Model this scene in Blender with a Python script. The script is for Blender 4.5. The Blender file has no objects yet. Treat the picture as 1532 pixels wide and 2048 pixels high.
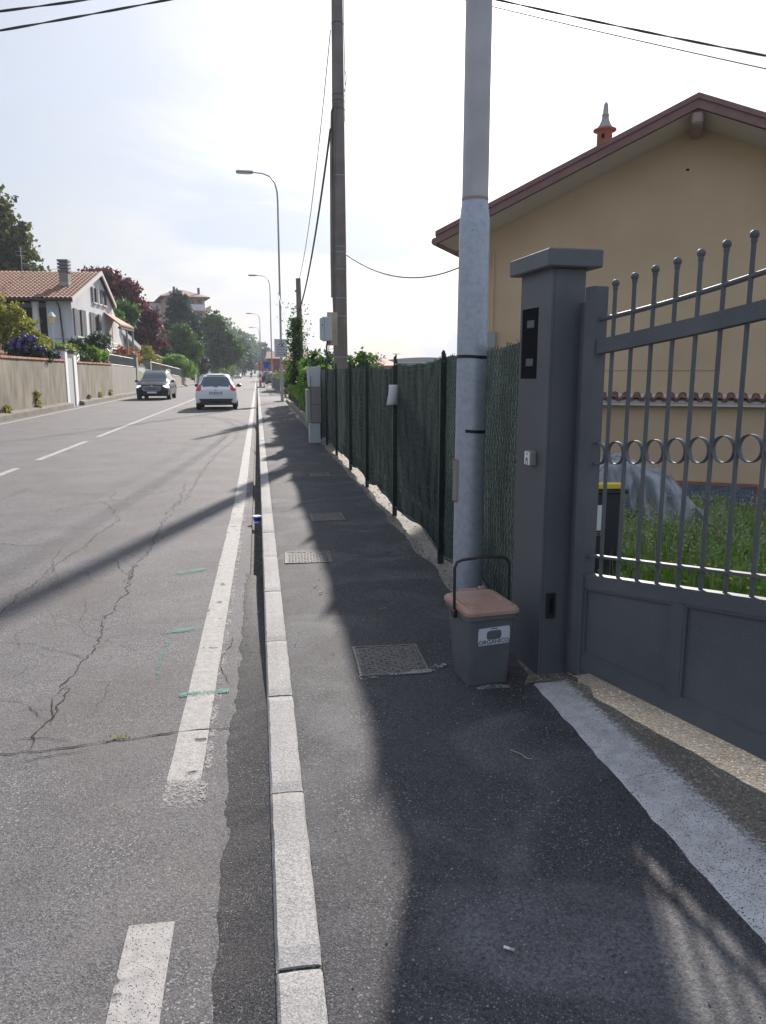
import bpy, math, random
import numpy as np
from mathutils import Vector, Matrix, noise
R = math.radians
random.seed(7)
sc = bpy.context.scene
col = sc.collection

# ---------------------------------------------------------------- camera
F = 1530.0; EYE = 1.55
TILT = math.atan(279 / F); YAW = math.atan(252 / math.hypot(F, 279))
cd = bpy.data.cameras.new('camera'); cam = bpy.data.objects.new('camera', cd); col.objects.link(cam)
cd.sensor_fit = 'VERTICAL'; cd.sensor_height = 24; cd.lens = F / 2048 * 24
cd.clip_start = 0.05; cd.clip_end = 6000
cam.location = (0, 0, EYE); cam.rotation_euler = (R(90) - TILT, 0, -YAW)
sc.camera = cam

# ---------------------------------------------------------------- sun, sky
SUN_AZ = R(17.6); SUN_EL = R(25.7)
sd = bpy.data.lights.new('sun', 'SUN'); sun = bpy.data.objects.new('sun', sd); col.objects.link(sun)
sd.energy = 3.0; sd.angle = R(1.3); sd.color = (1.0, 0.92, 0.84)
sdir = Vector((math.sin(SUN_AZ) * math.cos(SUN_EL), math.cos(SUN_AZ) * math.cos(SUN_EL), math.sin(SUN_EL)))
sun.rotation_euler = sdir.to_track_quat('Z', 'Y').to_euler(); sun.location = (0, 0, 30)
w = bpy.data.worlds.new('World'); sc.world = w; w.use_nodes = True
nt = w.node_tree; nt.nodes.clear()
def N(t, tree=None, **kw):
    n = (tree or nt).nodes.new(t)
    for k, v in kw.items(): setattr(n, k, v)
    return n
out = N('ShaderNodeOutputWorld'); bg = N('ShaderNodeBackground'); bg.inputs[1].default_value = 0.1
sky = N('ShaderNodeTexSky', sky_type='NISHITA'); sky.sun_disc = False
sky.sun_elevation = SUN_EL; sky.sun_rotation = SUN_AZ; sky.air_density = 1.3; sky.dust_density = 3
geo = N('ShaderNodeTexCoord')
mp = N('ShaderNodeMapping'); mp.inputs['Scale'].default_value = (1.0, 1.0, 2.6)
nz = N('ShaderNodeTexNoise'); nz.inputs['Scale'].default_value = 3.4; nz.inputs['Detail'].default_value = 9; nz.inputs['Distortion'].default_value = .55; nz.inputs['Roughness'].default_value = .58
ramp = N('ShaderNodeValToRGB'); ramp.color_ramp.elements[0].position = .36; ramp.color_ramp.elements[1].position = .62
ramp.color_ramp.elements[0].color = (.5, .5, .5, 1); ramp.color_ramp.elements[1].color = (1, 1, 1, 1)
dot = N('ShaderNodeVectorMath', operation='DOT_PRODUCT'); dot.inputs[1].default_value = sdir
mx0 = N('ShaderNodeMath', operation='MAXIMUM'); mx0.inputs[1].default_value = 0
pw = N('ShaderNodeMath', operation='POWER'); pw.inputs[1].default_value = 11
pw2 = N('ShaderNodeMath', operation='POWER'); pw2.inputs[1].default_value = 60
cl = N('ShaderNodeMix', data_type='RGBA', blend_type='MIX')
cl.inputs[6].default_value = (2.15, 2.40, 2.92, 1); cl.inputs[7].default_value = (3.7, 3.85, 4.1, 1)
cl2 = N('ShaderNodeMix', data_type='RGBA', blend_type='ADD'); cl2.inputs[7].default_value = (3.5, 3.4, 3.2, 1)
mixc = N('ShaderNodeMix', data_type='RGBA')
L = nt.links.new
L(geo.outputs['Generated'], mp.inputs[0]); L(mp.outputs[0], nz.inputs['Vector']); L(nz.outputs['Fac'], ramp.inputs[0])
L(geo.outputs['Generated'], dot.inputs[0]); L(dot.outputs['Value'], mx0.inputs[0]); L(mx0.outputs[0], pw.inputs[0]); L(mx0.outputs[0], pw2.inputs[0])
L(pw.outputs[0], cl.inputs[0]); L(pw2.outputs[0], cl2.inputs[0]); L(cl.outputs[2], cl2.inputs[6])
skm = N('ShaderNodeVectorMath', operation='MULTIPLY'); skm.inputs[1].default_value = (.26, .28, .32); L(sky.outputs[0], skm.inputs[0])
L(ramp.outputs[0], mixc.inputs[0]); L(skm.outputs[0], mixc.inputs[6]); L(cl2.outputs[2], mixc.inputs[7])
L(mixc.outputs[2], bg.inputs[0]); L(bg.outputs[0], out.inputs[0])
sc.view_settings.view_transform = 'Standard'; sc.view_settings.look = 'None'
sc.view_settings.exposure = 1.56; sc.view_settings.gamma = 1
sc.render.engine = 'CYCLES'
sc.cycles.max_bounces = 6; sc.cycles.transparent_max_bounces = 12; sc.cycles.volume_bounces = 0
sc.cycles.use_denoising = True

# ---------------------------------------------------------------- materials
MATS = {}
def mat(name, c, c2=None, scale=8, rough=.7, metal=0, bump=0, bscale=None, spots=None, spec=.5, detail=5, trans=0, stretch=None, lo=.35, hi=.65, alpha=None, emit=None, coat=0):
    """principled material; c..c2 mixed by noise; spots=(colour, voronoi scale, threshold)"""
    m = bpy.data.materials.new(name); m.use_nodes = True; t = m.node_tree; n = t.nodes; l = t.links.new
    b = n['Principled BSDF']; tc = n.new('ShaderNodeTexCoord'); src = tc.outputs['Object']
    if stretch:
        mpp = n.new('ShaderNodeMapping'); mpp.inputs['Scale'].default_value = stretch; l(src, mpp.inputs[0]); src = mpp.outputs[0]
    b.inputs['Roughness'].default_value = rough; b.inputs['Metallic'].default_value = metal
    b.inputs['Specular IOR Level'].default_value = spec; b.inputs['Coat Weight'].default_value = coat
    b.inputs['Base Color'].default_value = (*c, 1)
    last = None
    if c2:
        nz = n.new('ShaderNodeTexNoise'); nz.inputs['Scale'].default_value = scale; nz.inputs['Detail'].default_value = detail; l(src, nz.inputs['Vector'])
        mr = n.new('ShaderNodeMapRange'); mr.inputs[1].default_value = lo; mr.inputs[2].default_value = hi; l(nz.outputs['Fac'], mr.inputs[0])
        mx = n.new('ShaderNodeMix'); mx.data_type = 'RGBA'; mx.inputs[6].default_value = (*c, 1); mx.inputs[7].default_value = (*c2, 1)
        l(mr.outputs[0], mx.inputs[0]); last = mx.outputs[2]
    if spots:
        for sp in (spots if isinstance(spots, list) else [spots]):
            v = n.new('ShaderNodeTexVoronoi'); v.inputs['Scale'].default_value = sp[1]; l(src, v.inputs['Vector'])
            sx = n.new('ShaderNodeSeparateColor'); l(v.outputs['Color'], sx.inputs[0])
            gt = n.new('ShaderNodeMath'); gt.operation = 'GREATER_THAN'; gt.inputs[1].default_value = sp[2]; l(sx.outputs[0], gt.inputs[0])
            f = gt.outputs[0]
            if len(sp) > 3:
                ml = n.new('ShaderNodeMath'); ml.operation = 'MULTIPLY'; ml.inputs[1].default_value = sp[3]; l(f, ml.inputs[0]); f = ml.outputs[0]
            mx = n.new('ShaderNodeMix'); mx.data_type = 'RGBA'
            if last: l(last, mx.inputs[6])
            else: mx.inputs[6].default_value = (*c, 1)
            mx.inputs[7].default_value = (*sp[0], 1); l(f, mx.inputs[0]); last = mx.outputs[2]
    if last: l(last, b.inputs['Base Color'])
    if bump:
        nb = n.new('ShaderNodeTexNoise'); nb.inputs['Scale'].default_value = bscale or scale * 4; nb.inputs['Detail'].default_value = 4; l(src, nb.inputs['Vector'])
        bp = n.new('ShaderNodeBump'); bp.inputs['Strength'].default_value = bump; bp.inputs['Distance'].default_value = .01; l(nb.outputs['Fac'], bp.inputs['Height']); l(bp.outputs[0], b.inputs['Normal'])
    if trans:
        tr = n.new('ShaderNodeBsdfTranslucent'); ms = n.new('ShaderNodeMixShader'); ms.inputs[0].default_value = trans
        if last: l(last, tr.inputs[0])
        else: tr.inputs[0].default_value = (*c, 1)
        l(b.outputs[0], ms.inputs[1]); l(tr.outputs[0], ms.inputs[2]); l(ms.outputs[0], n['Material Output'].inputs[0])
    if emit: b.inputs['Emission Color'].default_value = (*c, 1); b.inputs['Emission Strength'].default_value = emit
    MATS[name] = m; return m

def asphalt(name, dark, light, chips, agg=260, dust=None, dust_amt=.5, chip_thr=.93, chip_scale=230, bump=.35, rough=.85, stain=None, grain=.55):
    """aggregate asphalt: fine stones of varying grey, pale chips of two sizes, dust clouds, stains"""
    m = bpy.data.materials.new(name); m.use_nodes = True; t = m.node_tree; n = t.nodes; l = t.links.new
    b = n['Principled BSDF']; b.inputs['Roughness'].default_value = rough; b.inputs['Specular IOR Level'].default_value = .3
    src = n.new('ShaderNodeTexCoord').outputs['Object']
    def noi(s, d=4, dist=0):
        x = n.new('ShaderNodeTexNoise'); x.inputs['Scale'].default_value = s; x.inputs['Detail'].default_value = d; x.inputs['Distortion'].default_value = dist; l(src, x.inputs['Vector']); return x.outputs['Fac']
    def mr(v, a, c, o0=0, o1=1):
        x = n.new('ShaderNodeMapRange'); x.inputs[1].default_value = a; x.inputs[2].default_value = c; x.inputs[3].default_value = o0; x.inputs[4].default_value = o1; l(v, x.inputs[0]); return x.outputs[0]
    def op(o_, a, c):
        x = n.new('ShaderNodeMath'); x.operation = o_; l(a, x.inputs[0])
        if isinstance(c, (int, float)): x.inputs[1].default_value = c
        else: l(c, x.inputs[1])
        return x.outputs[0]
    def mix(f, a, c, bt='MIX'):
        x = n.new('ShaderNodeMix'); x.data_type = 'RGBA'; x.blend_type = bt; l(f, x.inputs[0])
        for k, v in ((6, a), (7, c)):
            if isinstance(v, tuple): x.inputs[k].default_value = (*v, 1)
            else: l(v, x.inputs[k])
        return x.outputs[2]
    def vor(sc_, ch):
        v = n.new('ShaderNodeTexVoronoi'); v.inputs['Scale'].default_value = sc_; l(src, v.inputs['Vector']); s_ = n.new('ShaderNodeSeparateColor'); l(v.outputs['Color'], s_.inputs[0]); return s_.outputs[ch], v.outputs['Distance']
    v1, d1 = vor(agg, 0); v2, d2 = vor(agg * .55, 1)
    f = op('ADD', op('MULTIPLY', v1, .6), op('MULTIPLY', v2, .4))
    c = mix(mr(f, .5 - grain / 2, .5 + grain / 2), dark, light)
    c = mix(op('MULTIPLY', mr(noi(1.1, 7, .4), .38, .68), .34), c, tuple(x * .66 for x in dark))
    c = mix(op('MULTIPLY', mr(noi(9, 5), .45, .7), .22), c, light)
    ck, dk = vor(chip_scale, 2); cs = op('MULTIPLY', op('GREATER_THAN', ck, chip_thr), mr(noi(2.3, 6), .36, .6, .12, 1))
    c = mix(cs, c, chips)
    cf, _d = vor(chip_scale * 1.9, 0); c = mix(op('MULTIPLY', op('GREATER_THAN', cf, .965), .7), c, chips)
    if dust:
        f = op('MULTIPLY', op('MULTIPLY', mr(noi(1.9, 9, .8), .5, .78), mr(noi(90, 4), .3, .7)), dust_amt)
        c = mix(f, c, dust)
    if stain: c = mix(op('MULTIPLY', mr(noi(.55, 5, .8), .5, .72), .55), c, stain)
    h = op('ADD', d1, op('MULTIPLY', d2, 1.2))
    bp = n.new('ShaderNodeBump'); bp.inputs['Strength'].default_value = bump; bp.inputs['Distance'].default_value = .0022; l(h, bp.inputs['Height'])
    l(bp.outputs[0], b.inputs['Normal']); l(c, b.inputs['Base Color'])
    MATS[name] = m; return m

asphalt('road', (.062, .060, .065), (.166, .160, .166), (.30, .29, .29), chip_thr=.95, dust=(.185, .168, .150), dust_amt=.6, stain=(.105, .088, .082))
asphalt('road_patch', (.026, .026, .029), (.078, .075, .077), (.22, .21, .2), chip_thr=.96, dust=(.11, .10, .092), dust_amt=.6)
asphalt('pavement', (.030, .030, .036), (.086, .083, .088), (.22, .217, .215), chip_thr=.962, chip_scale=215, dust=(.170, .172, .182), dust_amt=1.3)
asphalt('kerb_granite', (.20, .20, .203), (.40, .385, .378), (.44, .43, .42), agg=300, chip_thr=.9, dust=(.14, .125, .11), dust_amt=.5, bump=.22)
asphalt('gutter_dirt', (.022, .021, .019), (.085, .078, .068), (.3, .28, .25), agg=110, chip_thr=.93, chip_scale=90)
asphalt('ramp_concrete', (.12, .104, .084), (.26, .235, .20), (.42, .38, .33), agg=170, chip_thr=.95, chip_scale=120, dust=(.075, .068, .05), dust_amt=1, bump=.8, stain=(.12, .11, .08))
asphalt('dirt_edge', (.11, .097, .080), (.30, .27, .23), (.38, .35, .31), agg=150, chip_thr=.95, chip_scale=100, dust=(.07, .065, .05), dust_amt=.9, bump=.8)

def paint(name, c, wearscale=9, thr=.40, soft=.03, under=None, xfade=None, fine=170, finethr=.12, mott=25):
    """paint with holes: alpha falls through to what is beneath"""
    m = bpy.data.materials.new(name); m.use_nodes = True; t = m.node_tree; n = t.nodes; l = t.links.new
    b = n['Principled BSDF']; b.inputs['Roughness'].default_value = .8; src = n.new('ShaderNodeTexCoord').outputs['Object']
    def noi(s, d=5):
        x = n.new('ShaderNodeTexNoise'); x.inputs['Scale'].default_value = s; x.inputs['Detail'].default_value = d; l(src, x.inputs['Vector']); return x.outputs['Fac']
    a = n.new('ShaderNodeMapRange'); a.inputs[1].default_value = thr - soft; a.inputs[2].default_value = thr + soft; l(noi(wearscale, 9), a.inputs[0])
    v = n.new('ShaderNodeTexVoronoi'); v.inputs['Scale'].default_value = fine; l(src, v.inputs['Vector'])
    s = n.new('ShaderNodeSeparateColor'); l(v.outputs['Color'], s.inputs[0])
    g = n.new('ShaderNodeMath'); g.operation = 'GREATER_THAN'; g.inputs[1].default_value = finethr; l(s.outputs[2], g.inputs[0])
    ml = n.new('ShaderNodeMath'); ml.operation = 'MULTIPLY'; l(a.outputs[0], ml.inputs[0]); l(g.outputs[0], ml.inputs[1])
    at = n.new('ShaderNodeAttribute'); at.attribute_name = 'cover'
    m2 = n.new('ShaderNodeMath'); m2.operation = 'MULTIPLY'; l(ml.outputs[0], m2.inputs[0]); 
    # cover: 1 solid, 0 gone; compared with noise so that the edge breaks up
    cmp_ = n.new('ShaderNodeMath'); cmp_.operation = 'ADD'; l(at.outputs['Fac'], cmp_.inputs[0]); gr_ = n.new('ShaderNodeTexNoise'); gr_.inputs['Scale'].default_value = 60; gr_.inputs['Detail'].default_value = 12; gr_.inputs['Roughness'].default_value = .9; l(src, gr_.inputs['Vector']); l(gr_.outputs['Fac'], cmp_.inputs[1])
    mrr = n.new('ShaderNodeMapRange'); mrr.inputs[1].default_value = .92; mrr.inputs[2].default_value = 1.02; l(cmp_.outputs[0], mrr.inputs[0])
    l(mrr.outputs[0], m2.inputs[1]); l(m2.outputs[0], b.inputs['Alpha'])
    mx = n.new('ShaderNodeMix'); mx.data_type = 'RGBA'; mx.inputs[6].default_value = (*c, 1); mx.inputs[7].default_value = (*[x * .72 for x in c], 1)
    mrc = n.new('ShaderNodeMapRange'); mrc.inputs[1].default_value = .32; mrc.inputs[2].default_value = .68; l(noi(mott, 12), mrc.inputs[0]); l(mrc.outputs[0], mx.inputs[0]); l(mx.outputs[2], b.inputs['Base Color'])
    bpn = n.new('ShaderNodeBump'); bpn.inputs['Strength'].default_value = .5; bpn.inputs['Distance'].default_value = .003; l(noi(120, 8), bpn.inputs['Height']); l(bpn.outputs[0], b.inputs['Normal'])
    MATS[name] = m; return m
paint('white_paint', (.37, .355, .345), thr=.34, finethr=.05, fine=380)
paint('old_paint', (.25, .24, .235), thr=.47, soft=.06, finethr=.3)
paint('teal_paint', (.06, .26, .22), thr=.46, soft=.12, finethr=.35, fine=200)
paint('slurry', (.60, .59, .585), thr=.27, finethr=.09, fine=330, mott=14)
paint('dust_line', (.36, .36, .36), thr=.48, finethr=.45, fine=150)

mat('galvanised', (.335, .37, .43), (.42, .46, .525), scale=30, rough=.45, metal=.45, bump=.06, bscale=120, detail=8, spots=[((.42, .46, .52), 95, .55, .5), ((.28, .27, .27), 70, .992, .5)])
mat('galv_upper', (.37, .365, .37), (.44, .435, .44), scale=5, rough=.5, metal=.45)
mat('lamp_metal', (.32, .34, .36), rough=.5, metal=.3)
mat('concrete_pole', (.175, .155, .145), (.235, .21, .195), scale=3, rough=.9, bump=.3, bscale=60)
mat('gate_metal', (.105, .114, .126), (.158, .166, .174), spec=.25, scale=2.2, detail=10, lo=.42, hi=.8, spots=((.20, .195, .19), 260, .985, .6), rough=.6, metal=.05, bump=.06, bscale=160)
mat('gate_pillar', (.100, .109, .123), (.148, .156, .167), spec=.3, scale=1.8, detail=10, lo=.42, hi=.8, spots=((.18, .178, .175), 240, .985, .6), rough=.5, metal=.1, bump=.05, bscale=120)
mat('dark_hole', (.012, .012, .015), rough=.9, spec=.1)  # near-black colour stands in for the shade inside slots and holes
mat('black_plastic', (.02, .021, .023), rough=.35)
mat('black_tape', (.012, .012, .014), rough=.4)
mat('netting', (.058, .088, .080), (.135, .175, .160), scale=110, rough=.8, trans=.25, stretch=(1, .10, 1.0), bump=.4, bscale=200)
mat('green_wire', (.006, .012, .012), rough=.4)
mat('fence_steel', (.018, .034, .032), (.03, .045, .042), scale=12, rough=.5, metal=.2)
mat('bin_grey', (.105, .112, .122), (.13, .137, .147), scale=9, rough=.5, bump=.05, bscale=200)
mat('bin_lid', (.36, .20, .145), (.42, .28, .23), scale=7, rough=.45)
mat('bin_dark', (.03, .032, .038), rough=.45)
mat('yellow_lid', (.72, .55, .06), rough=.4)
mat('sticker', (.62, .66, .72), rough=.4)
mat('ink', (.03, .03, .05), rough=.6)
mat('blue_ink', (.05, .14, .32), rough=.6)
mat('paper', (.75, .76, .78), rough=.7)
mat('iron_cover', (.11, .105, .10), (.21, .20, .19), scale=30, rough=.75, metal=.2, bump=.4)
mat('house_plaster', (.54, .395, .255), (.66, .495, .335), scale=.8, rough=.9, bump=.35, bscale=30, detail=9, lo=.3, hi=.7)
mat('soffit_cream', (.60, .575, .53), rough=.85)
mat('barge_brown', (.20, .105, .10), (.235, .13, .12), scale=5, rough=.6)
mat('beam', (.33, .24, .22), rough=.7)
mat('clay_dark', (.14, .07, .055), (.27, .14, .105), scale=9, rough=.85, bump=.3)
mat('clay_orange', (.30, .12, .08), (.40, .18, .12), scale=9, rough=.8)
mat('clay_tiles', (.20, .085, .05), (.37, .18, .11), scale=7, rough=.85, bump=.5, bscale=14)
mat('lime_white', (.38, .37, .35), rough=.8)
mat('plinth_stone', (.085, .10, .14), (.19, .21, .27), scale=38, rough=.9, bump=1, bscale=40)
mat('grey_box', (.30, .31, .32), rough=.6)
mat('wire_dark', (.02, .02, .022), rough=.6)
mat('cable_grey', (.07, .07, .075), rough=.6)
mat('beige_board', (.42, .36, .25), (.5, .43, .31), scale=10, rough=.7)
mat('cabinet_pale', (.46, .50, .53), rough=.55)
mat('cabinet_grey', (.22, .21, .20), (.26, .25, .235), scale=6, rough=.7)
mat('cabinet_green', (.33, .36, .30), rough=.7)
mat('bark', (.10, .075, .055), (.16, .125, .095), scale=14, rough=.95, bump=.5)
mat('earth', (.10, .075, .05), (.17, .13, .09), scale=2, rough=1, bump=.5)
mat('meadow', (.075, .075, .048), (.11, .105, .07), scale=.6, rough=1)
mat('terrace_soil', (.09, .08, .045), (.06, .10, .03), scale=1.5, rough=1, bump=.5)
mat('wall_stain', (.085, .076, .052), (.245, .218, .160), scale=1.1, rough=.95, bump=.8, bscale=9, stretch=(2.0, 2.0, .8), detail=12, lo=.3, hi=.7)
mat('wall_light', (.21, .195, .17), (.26, .245, .22), scale=1.5, rough=.95, bump=.3, bscale=25, stretch=(2.5, 2.5, .5))
mat('wall_footing', (.11, .098, .078), (.165, .15, .12), scale=1.6, rough=.95, bump=.6, bscale=18)
mat('wall_rubble', (.17, .15, .12), (.32, .29, .24), scale=5, rough=.95, bump=1, bscale=9)
mat('coping_brick', (.36, .13, .075), (.46, .20, .12), scale=20, rough=.9)
mat('white_plaster', (.66, .66, .66), (.72, .72, .72), scale=3, rough=.9)
mat('white_house', (.50, .51, .53), (.58, .59, .61), scale=1, rough=.9)
mat('shade_wood', (.05, .035, .025), rough=.8)
mat('shutter', (.10, .095, .10), rough=.7)
mat('dark_glass', (.02, .025, .03), rough=.08, spec=.8)
mat('grey_rail', (.20, .215, .225), rough=.5, metal=.3)
mat('pale_rail', (.5, .52, .54), rough=.5, metal=.2)
mat('lantern_glass', (.75, .62, .25), rough=.3)
mat('white_metal', (.68, .68, .66), rough=.5)
mat('rust', (.30, .13, .06), rough=.8)
mat('peach_wall', (.45, .28, .2), rough=.9)
mat('grey_wall', (.36, .38, .38), rough=.9)
mat('green_wall', (.10, .24, .20), rough=.9)
mat('red_wall', (.42, .07, .05), rough=.85)
mat('orange_plastic', (.5, .12, .06), rough=.5)
mat('sign_back', (.42, .44, .47), rough=.5)
mat('sign_blue', (.02, .08, .38), rough=.4)
mat('sign_white', (.75, .76, .78), rough=.4)
mat('tarp', (.24, .26, .29), (.56, .59, .63), scale=6, rough=.25, bump=.5, bscale=14, trans=.3, stretch=(1, 1, .3), detail=8, lo=.35, hi=.65)
mat('logs', (.16, .10, .07), (.34, .24, .17), scale=20, rough=.9)
mat('tyre', (.015, .015, .016), rough=.8)
mat('rim', (.35, .36, .38), rough=.35, metal=.8)
mat('white_car', (.74, .77, .82), rough=.22, coat=.5)
mat('navy_car', (.005, .008, .020), rough=.3, coat=.08, spec=.25)
mat('grey_car', (.10, .11, .13), rough=.3, coat=.5)
mat('silver_car', (.45, .48, .5), rough=.3, coat=.5)
mat('car_glass', (.07, .10, .115), rough=.08, spec=.8)
mat('chrome', (.55, .57, .6), rough=.2, metal=.9)
mat('red_light', (.55, .03, .03), rough=.2)
mat('headlamp', (.8, .85, .9), rough=.12, emit=.35)
mat('plate_white', (.7, .7, .72), rough=.5)
mat('cloth_dark', (.03, .035, .05), rough=.9)
mat('skin', (.35, .2, .14), rough=.7)
mat('straw', (.45, .36, .22), rough=.9)
mat('cup_blue', (.03, .07, .5), rough=.4)
mat('cup_white', (.7, .72, .75), rough=.4)
mat('crack', (.018, .017, .016), rough=1)
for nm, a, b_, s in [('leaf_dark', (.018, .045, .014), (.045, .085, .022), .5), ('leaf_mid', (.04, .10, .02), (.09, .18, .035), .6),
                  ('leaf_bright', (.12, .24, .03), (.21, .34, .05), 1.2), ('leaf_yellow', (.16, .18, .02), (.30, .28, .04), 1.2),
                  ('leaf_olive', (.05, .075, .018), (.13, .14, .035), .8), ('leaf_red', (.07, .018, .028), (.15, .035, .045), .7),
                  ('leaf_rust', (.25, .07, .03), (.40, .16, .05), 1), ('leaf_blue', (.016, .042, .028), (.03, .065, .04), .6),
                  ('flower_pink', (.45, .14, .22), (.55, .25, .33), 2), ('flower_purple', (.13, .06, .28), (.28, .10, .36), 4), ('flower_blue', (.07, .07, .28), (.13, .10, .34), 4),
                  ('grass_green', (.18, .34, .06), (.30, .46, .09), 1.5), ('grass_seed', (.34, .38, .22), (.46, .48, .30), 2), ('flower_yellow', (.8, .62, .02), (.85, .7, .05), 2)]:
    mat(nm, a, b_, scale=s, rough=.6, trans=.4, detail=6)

# ---------------------------------------------------------------- mesh builder
class MB:
    def __init__(s): s.v = []; s.f = []; s.sm = []
    def add(s, vs, fs, smooth=False):
        o = len(s.v); s.v += [tuple(p) for p in vs]; s.f += [tuple(i + o for i in f) for f in fs]; s.sm += [smooth] * len(fs); return s
    def box(s, x0, x1, y0, y1, z0, z1, M=None, b=0):
        if b:
            # chamfered box: 8 corners become 24 points
            vs = []; idx = {}
            for i, x in enumerate((x0, x1)):
                for j, y in enumerate((y0, y1)):
                    for k, z in enumerate((z0, z1)):
                        sx, sy, sz = (1, -1)[i] * b, (1, -1)[j] * b, (1, -1)[k] * b
                        idx[i, j, k, 0] = len(vs); vs.append((x, y + sy, z + sz))
                        idx[i, j, k, 1] = len(vs); vs.append((x + sx, y, z + sz))
                        idx[i, j, k, 2] = len(vs); vs.append((x + sx, y + sy, z))
            fs = []
            for i in (0, 1):
                fs.append([idx[i, 0, 0, 0], idx[i, 1, 0, 0], idx[i, 1, 1, 0], idx[i, 0, 1, 0]])
                fs.append([idx[0, i, 0, 1], idx[1, i, 0, 1], idx[1, i, 1, 1], idx[0, i, 1, 1]])
                fs.append([idx[0, 0, i, 2], idx[1, 0, i, 2], idx[1, 1, i, 2], idx[0, 1, i, 2]])
                for j in (0, 1):
                    fs.append([idx[i, j, 0, 0], idx[i, j, 1, 0], idx[i, j, 1, 1], idx[i, j, 0, 1]])
                    fs.append([idx[i, 0, j, 0], idx[i, 1, j, 0], idx[i, 1, j, 2], idx[i, 0, j, 2]])
                    fs.append([idx[0, i, j, 1], idx[1, i, j, 1], idx[1, i, j, 2], idx[0, i, j, 2]])
                    for k in (0, 1): fs.append([idx[i, j, k, 0], idx[i, j, k, 1], idx[i, j, k, 2]])
            c = Vector(((x0 + x1) / 2, (y0 + y1) / 2, (z0 + z1) / 2)); V = [Vector(p) for p in vs]; g = []
            for f in fs:
                n = (V[f[1]] - V[f[0]]).cross(V[f[2]] - V[f[0]]); m = sum((V[i] for i in f), Vector()) / len(f) - c
                g.append(f if n.dot(m) > 0 else f[::-1])
            fs = g
        else:
            vs = [(x, y, z) for z in (z0, z1) for y in (y0, y1) for x in (x0, x1)]
            fs = [(0, 2, 3, 1), (4, 5, 7, 6), (0, 1, 5, 4), (2, 6, 7, 3), (0, 4, 6, 2), (1, 3, 7, 5)]
        if M: vs = [M @ Vector(p) for p in vs]
        return s.add(vs, fs)
    def tube(s, pts, r, n=8, cap=True, smooth=True):
        pts = [Vector(p) for p in pts]; rs = r if isinstance(r, (list, tuple)) else [r] * len(pts)
        vs = []; fs = []; up = None
        for i, p in enumerate(pts):
            d = (pts[min(i + 1, len(pts) - 1)] - pts[max(i - 1, 0)]).normalized()
            if up is None: up = Vector((0, 0, 1)) if abs(d.z) < .9 else Vector((1, 0, 0))
            a = d.cross(up).normalized(); b = a.cross(d).normalized(); up = b
            for k in range(n):
                t = 2 * math.pi * k / n; vs.append(p + (a * math.cos(t) + b * math.sin(t)) * rs[i])
        for i in range(len(pts) - 1):
            for k in range(n):
                k2 = (k + 1) % n; fs.append((i * n + k, i * n + k2, (i + 1) * n + k2, (i + 1) * n + k))
        s.add(vs, fs, smooth)
        if cap:
            s.add(vs[:n], [tuple(range(n))]); s.add(vs[-n:], [tuple(range(n))[::-1]])
        return s
    def lathe(s, prof, c=(0, 0, 0), n=20, smooth=True):
        vs = [(c[0] + r * math.cos(2 * math.pi * k / n), c[1] + r * math.sin(2 * math.pi * k / n), c[2] + z) for r, z in prof for k in range(n)]
        fs = [(i * n + k, i * n + (k + 1) % n, (i + 1) * n + (k + 1) % n, (i + 1) * n + k) for i in range(len(prof) - 1) for k in range(n)]
        s.add(vs, fs, smooth); s.add(vs[-n:], [tuple(range(n))]); s.add(vs[:n], [tuple(range(n))[::-1]]); return s
    def sphere(s, c, r, n=10):
        pr = [(max(1e-4, math.sin(math.pi * i / n)) * r, -math.cos(math.pi * i / n) * r) for i in range(n + 1)]
        return s.lathe(pr, c, n + 4)
    def prism(s, poly, d, M=None):
        """poly in (x,z), extruded along +y by d"""
        n = len(poly); vs = [(x, 0, z) for x, z in poly] + [(x, d, z) for x, z in poly]
        fs = [tuple(range(n)), tuple(range(2 * n - 1, n - 1, -1))] + [(i, i + n, (i + 1) % n + n, (i + 1) % n) for i in range(n)]
        if M: vs = [M @ Vector(p) for p in vs]
        return s.add(vs, fs)
    def flat(s, poly, z=0): return s.add([(x, y, z) for x, y in poly], [tuple(range(len(poly)))])
    def build(s, name, m, parent=None, world=False):
        me = bpy.data.meshes.new(name); vs = s.v
        if parent is not None and world:
            P = Matrix.Identity(4); q = parent
            while q: P = Matrix.LocRotScale(q.location, q.rotation_euler, q.scale) @ P; q = q.parent
            inv = P.inverted(); vs = [inv @ Vector(p) for p in vs]
        me.from_pydata([tuple(p) for p in vs], [], s.f); me.materials.append(MATS[m])
        me.polygons.foreach_set('use_smooth', s.sm); me.update()
        o = bpy.data.objects.new(name, me); col.objects.link(o); o.parent = parent; return o
def tag(o, label=None, cat=None, group=None, kind=None):
    for k, v in (('label', label), ('category', cat), ('group', group), ('kind', kind)):
        if v: o[k] = v
    return o
def thing(name, label, cat, loc=(0, 0, 0), rz=0, group=None):
    o = bpy.data.objects.new(name, None); col.objects.link(o); o.location = loc; o.rotation_euler = (0, 0, rz); o.empty_display_size = .1
    return tag(o, label, cat, group)
def dup(root, loc, rz=None, label=None, group=None, scale=None):
    def cp(o, p):
        c = o.copy(); col.objects.link(c); c.parent = p
        for ch in kids.get(o, []): cp(ch, c)
        return c
    kids = {}
    for o in col.objects:
        if o.parent: kids.setdefault(o.parent, []).append(o)
    r = cp(root, None); r.location = loc
    if rz is not None: r.rotation_euler = (0, 0, rz)
    if scale: r.scale = scale
    if label: r['label'] = label
    if group: r['group'] = group
    return r
def struct(o): return tag(o, kind='structure')
def bevel(o, w=.004, seg=2):
    m = o.modifiers.new('bevel', 'BEVEL'); m.width = w; m.segments = seg; m.limit_method = 'ANGLE'; m.angle_limit = R(35); return o
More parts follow.
